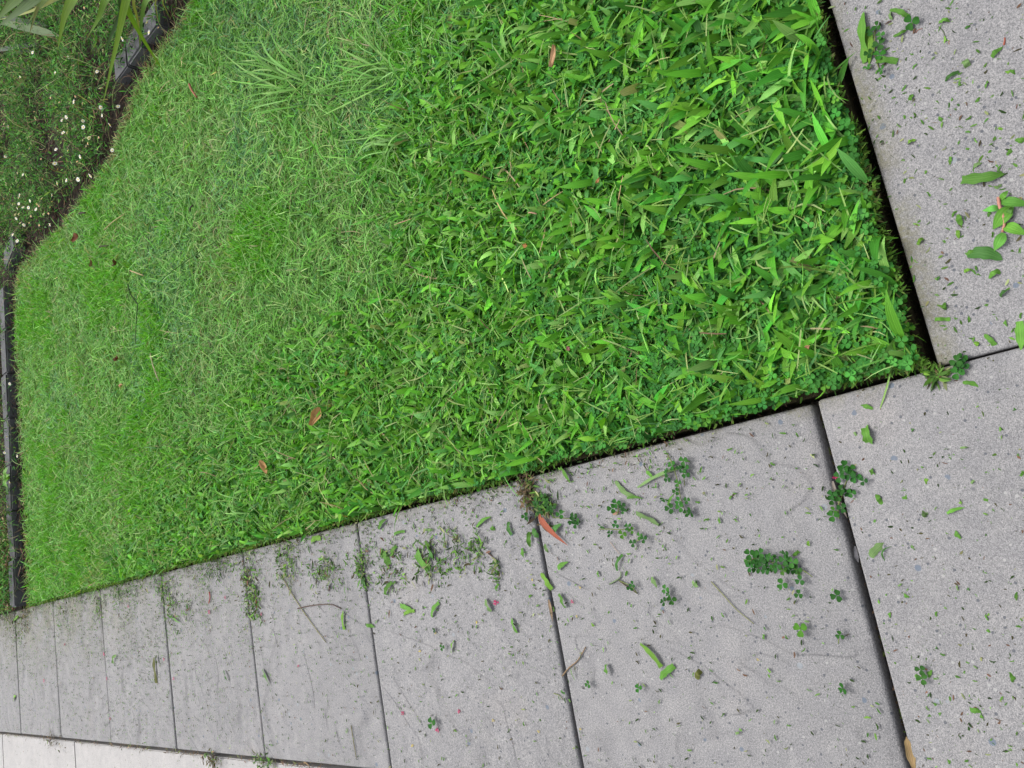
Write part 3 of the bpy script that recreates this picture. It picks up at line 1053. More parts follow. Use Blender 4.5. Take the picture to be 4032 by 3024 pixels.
# strap-leaved plant hanging into the picture from beyond the frame
SL = ((0.11, 0.22, 0.022), (0.08, 0.165, 0.022), (0.15, 0.26, 0.030), (0.028, 0.07, 0.014), (0.22, 0.25, 0.05))
plant = thing('strap_leaf_plant', 'large plant with long arching strap leaves hanging over the garden bed', 'plant', (3.2, 1.95, 0.01))
for pts, wpx, zs, ci in (
        ([(282, 0), (252, 71), (227, 196)], 24, (0.34, 0.31, 0.22), 2),
        ([(414, 0), (386, 75), (347, 142)], 17, (0.33, 0.28, 0.20), 0),
        ([(497, 0), (462, 158), (401, 428)], 19, (0.36, 0.32, 0.14), 2),
        ([(490, -10), (550, 130), (664, 312)], 19, (0.36, 0.27, 0.07), 0),
        ([(526, 0), (546, 100), (552, 205)], 8, (0.3, 0.2, 0.08), 4),
        ([(577, 0), (558, 75), (550, 205)], 13, (0.34, 0.25, 0.10), 1),
        ([(613, 0), (628, 102)], 6, (0.2, 0.12), 4),
        ([(640, 0), (669, 68)], 6, (0.2, 0.12), 4),
        ([(475, 0), (483, 80), (490, 150)], 12, (0.25, 0.17, 0.10), 3),
        ([(480, 30), (450, 110), (412, 200)], 9, (0.25, 0.17, 0.10), 3),
        ([(173, 0), (146, 39), (110, 90)], 14, (0.42, 0.38, 0.33), 2),
        ([(155, 14), (132, 80), (113, 143)], 8, (0.40, 0.36, 0.30), 4),
        ([(126, 0), (66, 50), (-20, 112)], 24, (0.5, 0.46, 0.4), 1),
        ([(60, 0), (20, 42), (-30, 98)], 22, (0.5, 0.46, 0.42), 0),
        ([(210, 0), (110, 48), (-20, 82)], 9, (0.40, 0.36, 0.30), 4),
        ([(12, 88), (118, 112), (240, 142)], 24, (0.10, 0.12, 0.08), 1),
        ([(0, 70), (100, 84), (200, 104)], 16, (0.09, 0.1, 0.06), 3),
        ([(-20, 200), (75, 182), (152, 170)], 14, (0.10, 0.11, 0.08), 3),
        ([(40, 212), (100, 202), (155, 188)], 11, (0.08, 0.09, 0.06), 3),
        ([(30, 362), (70, 330), (106, 298)], 14, (0.10, 0.10, 0.09), 4)):
    W = [Vector(gp(px_, py_, z)) for (px_, py_), z in zip(pts, zs)]
    dist = (W[-1] - Vector(CAM_LOC)).length
    if pts[0][1] <= 20 and pts[0][0] > 20:
        root = Vector((3.2 + random.uniform(-0.12, 0.12), 1.95 + random.uniform(-0.12, 0.12), 0.02))
        A = W[0] + (W[0] - W[1]).normalized() * 0.14
        A.z = W[0].z + 0.02
        K = A + (A - W[0]).normalized() * 0.35
        K.z = 0.50
        W = [root * (1 - t) ** 2 + K * 2 * t * (1 - t) + A * t * t for t in (0, 0.2, 0.4, 0.6, 0.8)] + [A] + W
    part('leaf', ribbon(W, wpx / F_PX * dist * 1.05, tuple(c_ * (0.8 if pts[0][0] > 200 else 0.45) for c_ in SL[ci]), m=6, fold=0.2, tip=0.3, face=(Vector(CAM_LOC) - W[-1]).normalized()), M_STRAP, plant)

# red-leaved rosette at the corner of the bed beside the path
c0 = Vector(gp(6, 2312, 0.03))
ros = thing('red_leaved_plant', 'low plant with dark red leaves among bark chips beside the path', 'plant', (c0.x, c0.y + 0.0, 0.02))
for i in range(13):
    a = i * 2.4 + random.random() * 0.4
    l1 = random.uniform(0.07, 0.12)
    d = Vector((math.cos(a), math.sin(a), 0))
    part('leaf', ribbon([c0, c0 + d * l1 * 0.5 + Vector((0, 0, 0.04)), c0 + d * l1 + Vector((0, 0, 0.03))], 0.016, (0.13 + random.random() * 0.08, 0.012, 0.02), m=4, tip=0.5), M_STRAP, ros)
c1 = Vector(gp(-14, 2215, 0.03))
gr = thing('green_strap_plant', 'green grassy plant with narrow leaves behind the edging near the path', 'plant', (c1.x, c1.y, 0.02))
for i in range(11):
    a = random.uniform(0, 6.28)
    l1 = random.uniform(0.12, 0.2)
    d = Vector((math.cos(a), math.sin(a), 0))
    part('leaf', ribbon([c1, c1 + d * l1 * 0.5 + Vector((0, 0, 0.08)), c1 + d * l1 + Vector((0, 0, 0.05))], 0.011, random.choice(SL), m=4, tip=0.5), M_STRAP, gr)
c1 = Vector(gp(38, 1880, 0.06))
sp_ = thing('seedling', 'small bright green seedling growing up behind the far edging blocks', 'plant', (c1.x, c1.y, 0.02))
for i in range(7):
    a = i * 2.4
    d = Vector((math.cos(a), math.sin(a), 0))
    part('leaf', ribbon([c1, c1 + d * 0.025 + Vector((0, 0, 0.02)), c1 + d * 0.055 + Vector((0, 0, 0.012))], 0.02, (0.10, 0.24, 0.03), m=4, tip=0.6), M_STRAP, sp_)

# daisies
def daisy_meshes():
    petal = []
    V, T = [], []
    k = 16
    for i in range(k):
        a = i * 2 * math.pi / k + random.uniform(-0.05, 0.05)
        r = 0.0112 * random.uniform(0.9, 1.05)
        da = math.pi / k * 0.85
        z = random.uniform(-0.0004, 0.0016)
        b = len(V)
        V += [(0.003 * math.cos(a - da), 0.003 * math.sin(a - da), 0), (0.003 * math.cos(a + da), 0.003 * math.sin(a + da), 0),
              (r * 0.85 * math.cos(a + da), r * 0.85 * math.sin(a + da), z), (r * math.cos(a), r * math.sin(a), z + 0.0006), (r * 0.85 * math.cos(a - da), r * 0.85 * math.sin(a - da), z)]
        T += [(b, b + 1, b + 2), (b, b + 2, b + 4), (b + 4, b + 2, b + 3)]
    pm = make_mesh('petals', V, None, T, smooth=False)
    bm = bmesh.new()
    bmesh.ops.create_icosphere(bm, subdivisions=2, radius=0.0042, matrix=Matrix.Diagonal((1, 1, 0.5, 1)))
    cm = bpy.data.meshes.new('centre'); bm.to_mesh(cm); bm.free()
    sm = rod([(0, 0, -0.001), (0.004, 0.002, -0.02), (0.004, 0.006, -0.05)], 0.0006, 0.0007, (0.08, 0.14, 0.04))
    sm.materials.append(M_BED)
    return pm, cm, sm


M_PETAL = leaf_material('daisy_petals', fixed=(0.62, 0.62, 0.60), transl=0.25, rough=0.6)
M_PINKT = leaf_material('faded_petals', fixed=(0.38, 0.24, 0.16), transl=0.25, rough=0.6)
M_YEL = flat_material('daisy_centre', (0.55, 0.40, 0.04), var=0.3, scale=900)
DA = [(p[0] / 2.212, p[1] / 2.212) for p in (
    (828, 12), (688, 88), (1280, 195), (1065, 338), (285, 458), (597, 498), (898, 443), (482, 637), (175, 677), (845, 625), (875, 627), (875, 770), (1298, 283), (643, 887), (718, 903),
    (1028, 928), (877, 935), (890, 1005), (722, 1053), (577, 1020), (540, 1048), (308, 1030), (72, 1103), (35, 1080), (587, 1083), (725, 1108), (550, 1157), (585, 1157), (776, 1203),
    (722, 1220), (750, 1273), (177, 1215), (153, 1258), (257, 1293), (487, 1302), (592, 1312), (977, 1308), (48, 1363), (530, 1370), (698, 1365), (478, 1425), (622, 1420), (150, 1507),
    (497, 1597), (680, 1563), (782, 1527), (957, 1088))]
DA += [(p[0] / 3.1725, 600 + p[1] / 3.1725) for p in (
    (285, 282), (220, 262), (70, 395), (22, 340), (715, 388), (1140, 300), (45, 585), (375, 605), (235, 568), (160, 650), (185, 640), (235, 645), (215, 697), (290, 685), (355, 690), (188, 782),
    (235, 770), (202, 825), (545, 773), (622, 903), (255, 880), (298, 905), (520, 580), (650, 535), (245, 535), (450, 712), (120, 475), (830, 350))]
DA += [(p[0] / 2.212, 750 + p[1] / 2.212) for p in ((112, 385), (150, 440), (205, 297), (435, 297), (130, 215))]
DA += [(p[0] / 2.212, 1500 + p[1] / 2.212) for p in ((85, 25), (58, 485), (40, 625), (85, 885), (65, 1097), (30, 1387), (150, 655))]
FADED = [(p[0] / 2.212, p[1] / 2.212) for p in ((733, 66), (440, 852), (515, 892), (655, 840), (780, 852), (297, 973), (425, 957), (860, 1197), (848, 1302), (357, 1385), (502, 1475), (672, 1408), (370, 1563), (765, 1250), (1380, 240), (505, 1218))]
FADED += [(p[0] / 3.1725, 600 + p[1] / 3.1725) for p in ((530, 335), (25, 648), (460, 648), (650, 615), (625, 685), (605, 763), (490, 910), (365, 880), (385, 797), (485, 668))]
pm, cm, sm = daisy_meshes()
pm.materials.append(M_PETAL); cm.materials.append(M_YEL)
pmf = pm.copy(); pmf.materials.clear(); pmf.materials.append(M_PINKT)
proto = {}
for key, pmesh, nm, lab, grp in (('fresh', pm, 'daisy', 'small white daisy with a yellow centre open in the garden bed', 'white daisies in the garden bed'),
                                 ('faded', pmf, 'faded_daisy', 'faded brownish pink daisy head in the garden bed', 'faded daisies in the garden bed')):
    t = thing(nm, lab, 'flower', (0, 0, 0), 0, grp)
    obj('petals', pmesh, None, t); obj('centre', cm, None, t); obj('stem', sm, None, t)
    proto[key] = t
for key, lst in (('fresh', DA), ('faded', FADED)):
    for i, (px_, py_) in enumerate(lst):
        r = proto[key]
        if i:
            r = proto[key].copy(); col.objects.link(r)
            for ch in proto[key].children:
                c = ch.copy(); col.objects.link(c); c.parent = r
        z = random.uniform(0.10, 0.15) if py_ < 1100 else random.uniform(0.06, 0.09)
        r.location = gp(px_, py_, z)
        s = random.uniform(0.58, 0.85) * (1.0 if key == 'fresh' else 0.62)
        r.scale = (s, s, s)
        r.rotation_euler = (random.gauss(0.25, 0.35), random.gauss(0, 0.4), random.uniform(0, 6.28))

# ------------------------------------------------------------------ tall grass tufts and seed heads in the lawn
TU = (((1235, 330), [((1010, 120), 15), ((880, 190), 16), ((862, 235), 14), ((905, 280), 15), ((930, 318), 13), ((1005, 370), 14), ((955, 150), 11), ((1040, 60), 10), ((1000, 420), 12), ((985, 455), 11), ((1080, 250), 12), ((900, 400), 9), ((1060, 470), 10), ((1110, 190), 9)],
       'tuft of long pale grass blades fanned out near the garden bed'),
      ((1600, 300), [((1310, 180), 12), ((1275, 250), 14), ((1330, 310), 13), ((1390, 110), 13), ((1420, 60), 12), ((1480, 120), 9), ((1225, 365), 10), ((1280, 345), 9), ((1350, 400), 11), ((1570, 180), 13), ((1240, 470), 12)],
       'tuft of long grass blades near the lawn centre, some upright'),
      ((1640, 505), [((1375, 640), 15), ((1400, 600), 12), ((1480, 720), 15), ((1450, 560), 15), ((1440, 530), 12), ((1520, 660), 12), ((1330, 555), 9), ((1500, 480), 10)],
       'tuft of long grass blades lying down across the lawn'),
      ((1010, 2000), [((870, 2010), 9), ((860, 1960), 9), ((905, 1930), 10), ((880, 2060), 9), ((930, 1890), 8), ((845, 2040), 8), ((960, 2090), 8), ((900, 1985), 9)],
       'tuft of long green blades near the path side of the lawn'))
for (bx, by), tips, lab in TU:
    b0 = Vector(gp(bx, by, 0.005))
    t = thing('grass_tuft', lab, 'grass tuft', tuple(b0), 0, 'taller grass tufts in the lawn')
    tips = tips + [((tx + random.gauss(0, 45), ty + random.gauss(0, 35)), wpx * 0.75) for (tx, ty), wpx in tips]
    for (tx, ty), wpx in tips:
        zt = random.uniform(0.03, 0.05)
        tip_ = Vector(gp(tx, ty, zt))
        s0 = b0 + Vector((random.gauss(0, 0.022), random.gauss(0, 0.022), 0))
        md = s0 * 0.5 + tip_ * 0.5 + Vector((random.gauss(0, 0.01), random.gauss(0, 0.008), 0.035))
        wd_ = wpx / F_PX * (b0 - Vector(CAM_LOC)).length * 0.55
        part('blade', ribbon([s0, md, tip_], wd_, tuple(pick([(0.07, 0.18, 0.028), (0.10, 0.21, 0.05), (0.055, 0.16, 0.02)], [1, 1, 1], 1)[0]), m=5, tip=0.6, base_w=0.6), M_CLIP, t)

SEEDS = [(2000 + a / 2.212, 750 + b / 2.212, 2000 + c / 2.212, 750 + d / 2.212) for a, b, c, d in (
    (1130, 125, 1000, 45), (1250, 130, 1440, 95), (1300, 330, 1180, 225), (1550, 500, 1390, 550), (1540, 530, 1480, 690), (950, 760, 790, 780), (1710, 880, 1610, 745), (430, 370, 340, 450),
    (1080, 1295, 885, 1255), (1480, 1470, 1340, 1380), (500, 1180, 370, 1195), (970, 300, 965, 110), (720, 400, 715, 230), (960, 900, 870, 860))]
SEEDS += [(2000 + a / 2.212, b / 2.212, 2000 + c / 2.212, d / 2.212) for a, b, c, d in (
    (1560, 160, 1480, 0), (1950, 400, 1920, 210), (2140, 1180, 1960, 980), (1060, 1430, 950, 1290), (1270, 1490, 1220, 1350), (1210, 350, 1100, 430), (1790, 1365, 1620, 1345), (1690, 1210, 1590, 1290), (1880, 1140, 1680, 1050))]
SEEDS += [(3000 + a / 2.143, 750 + b / 2.143, 3000 + c / 2.143, 750 + d / 2.143) for a, b, c, d in ((15, 250, 65, 60), (225, 130, 250, 5), (380, 550, 280, 420), (385, 1420, 392, 1560))]
SEEDS += [(2000 + a / 2.212, 1500 + b / 2.212, 2000 + c / 2.212, 1500 + d / 2.212) for a, b, c, d in ((670, 80, 480, 65), (1250, 285, 1100, 350), (330, 385, 165, 435), (960, 470, 880, 560))]
for x0, y0, x1, y1 in SEEDS:
    a = Vector(gp(x0, y0, 0.045)); b = Vector(gp(x1, y1, 0.058))
    d = (b - a)
    foot_ = a - d * random.uniform(0.5, 0.9); foot_.z = 0.004
    t = thing('seed_head', 'pale green paired seed spikes on a thin stalk standing in the broad grass', 'seed head', tuple(foot_), 0, 'paired seed heads in the broad grass')
    cs = (0.15, 0.26, 0.06)
    part('stem', rod([foot_, foot_ * 0.4 + a * 0.6 + Vector((0, 0, 0.012)), a], 0.0012, 0.0009, (0.10, 0.22, 0.04)), M_BED, t)
    for sg in (-1, 1):
        sd2 = Vector((-d.y, d.x, 0)) * 0.07 * sg
        part('spike', rod([a, a * 0.5 + b * 0.5 + sd2 + Vector((0, 0, 0.003)), b + sd2 * 1.4], 0.0012, 0.0009, cs, 'spike', m=6, bead=0.35), M_BED, t)
dark = thing('seed_head', 'dark forked seed head on a long dark stalk over the fine lawn', 'seed head', tuple(gp(900, 920, 0.0)), 0, 'long stalks over the fine lawn')
j = Vector(gp(542, 1198, 0.10))
part('stem', rod([Vector(gp(905, 915, 0.005)), Vector(gp(760, 1010, 0.06)), Vector(gp(650, 1090, 0.09)), j], 0.0017, 0.0013, (0.035, 0.09, 0.02)), M_BED, dark)
part('spike', rod([j, Vector(gp(515, 1160, 0.10)), Vector(gp(502, 1118, 0.10))], 0.0026, 0.0020, (0.03, 0.06, 0.02), 'spike', m=6, bead=0.25), M_BED, dark)
part('spike', rod([j, Vector(gp(536, 1270, 0.10)), Vector(gp(533, 1356, 0.095))], 0.0022, 0.0012, (0.05, 0.10, 0.03), 'spike', m=9, bead=0.3), M_BED, dark)
d2 = thing('seed_head', 'dark bent seed head on a thin stalk between the long grass tufts', 'seed head', tuple(gp(1640, 510, 0.0)), 0, 'long stalks over the fine lawn')
j = Vector(gp(1325, 378, 0.09))
part('stem', rod([Vector(gp(1640, 510, 0.005)), Vector(gp(1480, 435, 0.06)), j], 0.0012, 0.001, (0.04, 0.10, 0.03)), M_BED, d2)
part('spike', rod([j, Vector(gp(1305, 392, 0.088)), Vector(gp(1288, 408, 0.08))], 0.0016, 0.0012, (0.05, 0.05, 0.025), 'spike', m=5, bead=0.25), M_BED, d2)
part('spike', rod([j, Vector(gp(1260, 375, 0.088)), Vector(gp(1205, 368, 0.08))], 0.0015, 0.0010, (0.05, 0.08, 0.025), 'spike', m=6, bead=0.3), M_BED, d2)


# ------------------------------------------------------------------ fallen leaves on the lawn
def crumpled(w_, l_, colour, name, amp=0.35):
    """a dry leaf, cupped and curled"""
    nx, ny = 8, 6
    V, Q, C, U = [], [], [], []
    s1, s2 = random.random() * 9, random.random() * 9
    for i in range(nx + 1):
        t = i / nx
        hw = w_ / 2 * math.sin(math.pi * min(0.97, max(0.06, t))) ** 0.7
        for j in range(ny + 1):
            u = j / ny * 2 - 1
            z = amp * w_ * (u * u * 0.7 + 0.35 * math.sin(s1 + t * 6 + u * 2) + 0.25 * math.sin(s2 + u * 7 - t * 3)) + 0.2 * w_ * (2 * t - 1) ** 2
            V.append(((t - 0.5) * l_, u * hw * (1 + 0.12 * math.sin(s2 + 9 * t)), z))
            U.append((u, t, 0)); C.append(np.array(colour) * 0.55 * (0.8 + 0.4 * random.random()))
    for i in range(nx):
        for j in range(ny):
            a = i * (ny + 1) + j
            Q.append((a, a + 1, a + ny + 2, a + ny + 1))
    return make_mesh(name, V, Q, None, C, U)


M_DRY = leaf_material('dry_leaf', veins=0.15, transl=0.12, rough=0.75, spec=0.15)
for px_, py_, lpx, wpx, ang, colr, lab in (
        (1245, 1640, 66, 36, 80, (0.50, 0.29, 0.12), 'curled tan dead leaf lying on the lawn, the larger of two'),
        (1043, 1840, 62, 24, -60, (0.46, 0.27, 0.11), 'thin twisted tan dead leaf on the lawn nearer the path'),
        (2182, 222, 66, 26, 80, (0.46, 0.28, 0.15), 'pale brown curled leaf caught among the broad grass at the top'),
        (463, 1411, 46, 22, 8, (0.13, 0.045, 0.02), 'dark red-brown flat leaf on the far part of the lawn'),
        (300, 935, 32, 22, 70, (0.20, 0.075, 0.035), 'small rust-brown leaf on the lawn beside the garden bed'),
        (455, 1033, 44, 22, 35, (0.11, 0.06, 0.03), 'dull brown folded leaf lying in the far grass'),
        (360, 1032, 26, 16, 90, (0.20, 0.12, 0.08), 'faint tan leaf sunk in the far grass'),
        (478, 1518, 40, 13, 20, (0.44, 0.26, 0.13), 'slim orange-tan leaf on the far part of the lawn'),
        (2070, 968, 22, 16, 0, (0.42, 0.20, 0.07), 'orange-brown leaf scrap deep in the broad grass'),
        (2355, 712, 22, 12, 60, (0.40, 0.20, 0.08), 'orange leaf scrap between broad blades'),
        (3180, 1368, 20, 16, 30, (0.36, 0.2, 0.1), 'small tan leaf scrap in the clover near the lawn corner'),
        (2240, 1372, 22, 16, 20, (0.30, 0.12, 0.12), 'dull pink petal scrap in the broad grass')):
    c = Vector(gp(px_, py_, 0.048))
    sc = (c - Vector(CAM_LOC)).length / F_PX
    a = R(ang)
    e = Vector(gp(px_ + math.cos(a) * 20, py_ - math.sin(a) * 20, 0.048)) - c
    o = obj('fallen_leaf', crumpled(wpx * sc * 1.1, lpx * sc * 1.15, colr, 'fallen_leaf'), M_DRY)
    o.location = c
    o.rotation_euler = (random.gauss(0, 0.25), random.gauss(0, 0.15), math.atan2(e.y, e.x))
    tag(o, lab, 'leaf', 'dead leaves on the lawn')
for x0, y0, x1, y1, wpx, colr, lab in (
        (745, 331, 774, 382, 8, (0.28, 0.13, 0.07), 'reddish brown stick lying on the lawn by the strap leaves'),
        (312, 841, 337, 838, 7, (0.03, 0.022, 0.012), 'short dark twig at the lawn edge beside the daisies'),
        (392, 972, 426, 968, 5, (0.035, 0.03, 0.015), 'thin dark twig on the far lawn'),
        (748, 832, 760, 808, 6, (0.03, 0.03, 0.015), 'short dark twig in greener grass'),
        (2082, 838, 2114, 842, 7, (0.34, 0.24, 0.14), 'pale stub of dry stalk among the broad grass'),
        (512, 1065, 565, 1085, 4, (0.40, 0.33, 0.16), 'straw-coloured stalk lying on the far lawn'),
        (410, 905, 490, 842, 4, (0.26, 0.26, 0.10), 'long straw stalk on the lawn beside the bed'),
        (592, 1390, 625, 1500, 5, (0.36, 0.35, 0.20), 'pale dry stalk lying along the far lawn')):
    a, b = Vector(gp(x0, y0, 0.040)), Vector(gp(x1, y1, 0.040))
    sc = (a - Vector(CAM_LOC)).length / F_PX
    o = obj('twig', rod([a, (a + b) / 2 + Vector((0.002, 0.002, 0.003)), b], wpx * sc * 0.5, wpx * sc * 0.4, tuple(c_ * 0.6 for c_ in colr), 'twig', sides=6), M_DRY)
    tag(o, lab, 'twig', 'twigs and stalks on the lawn')

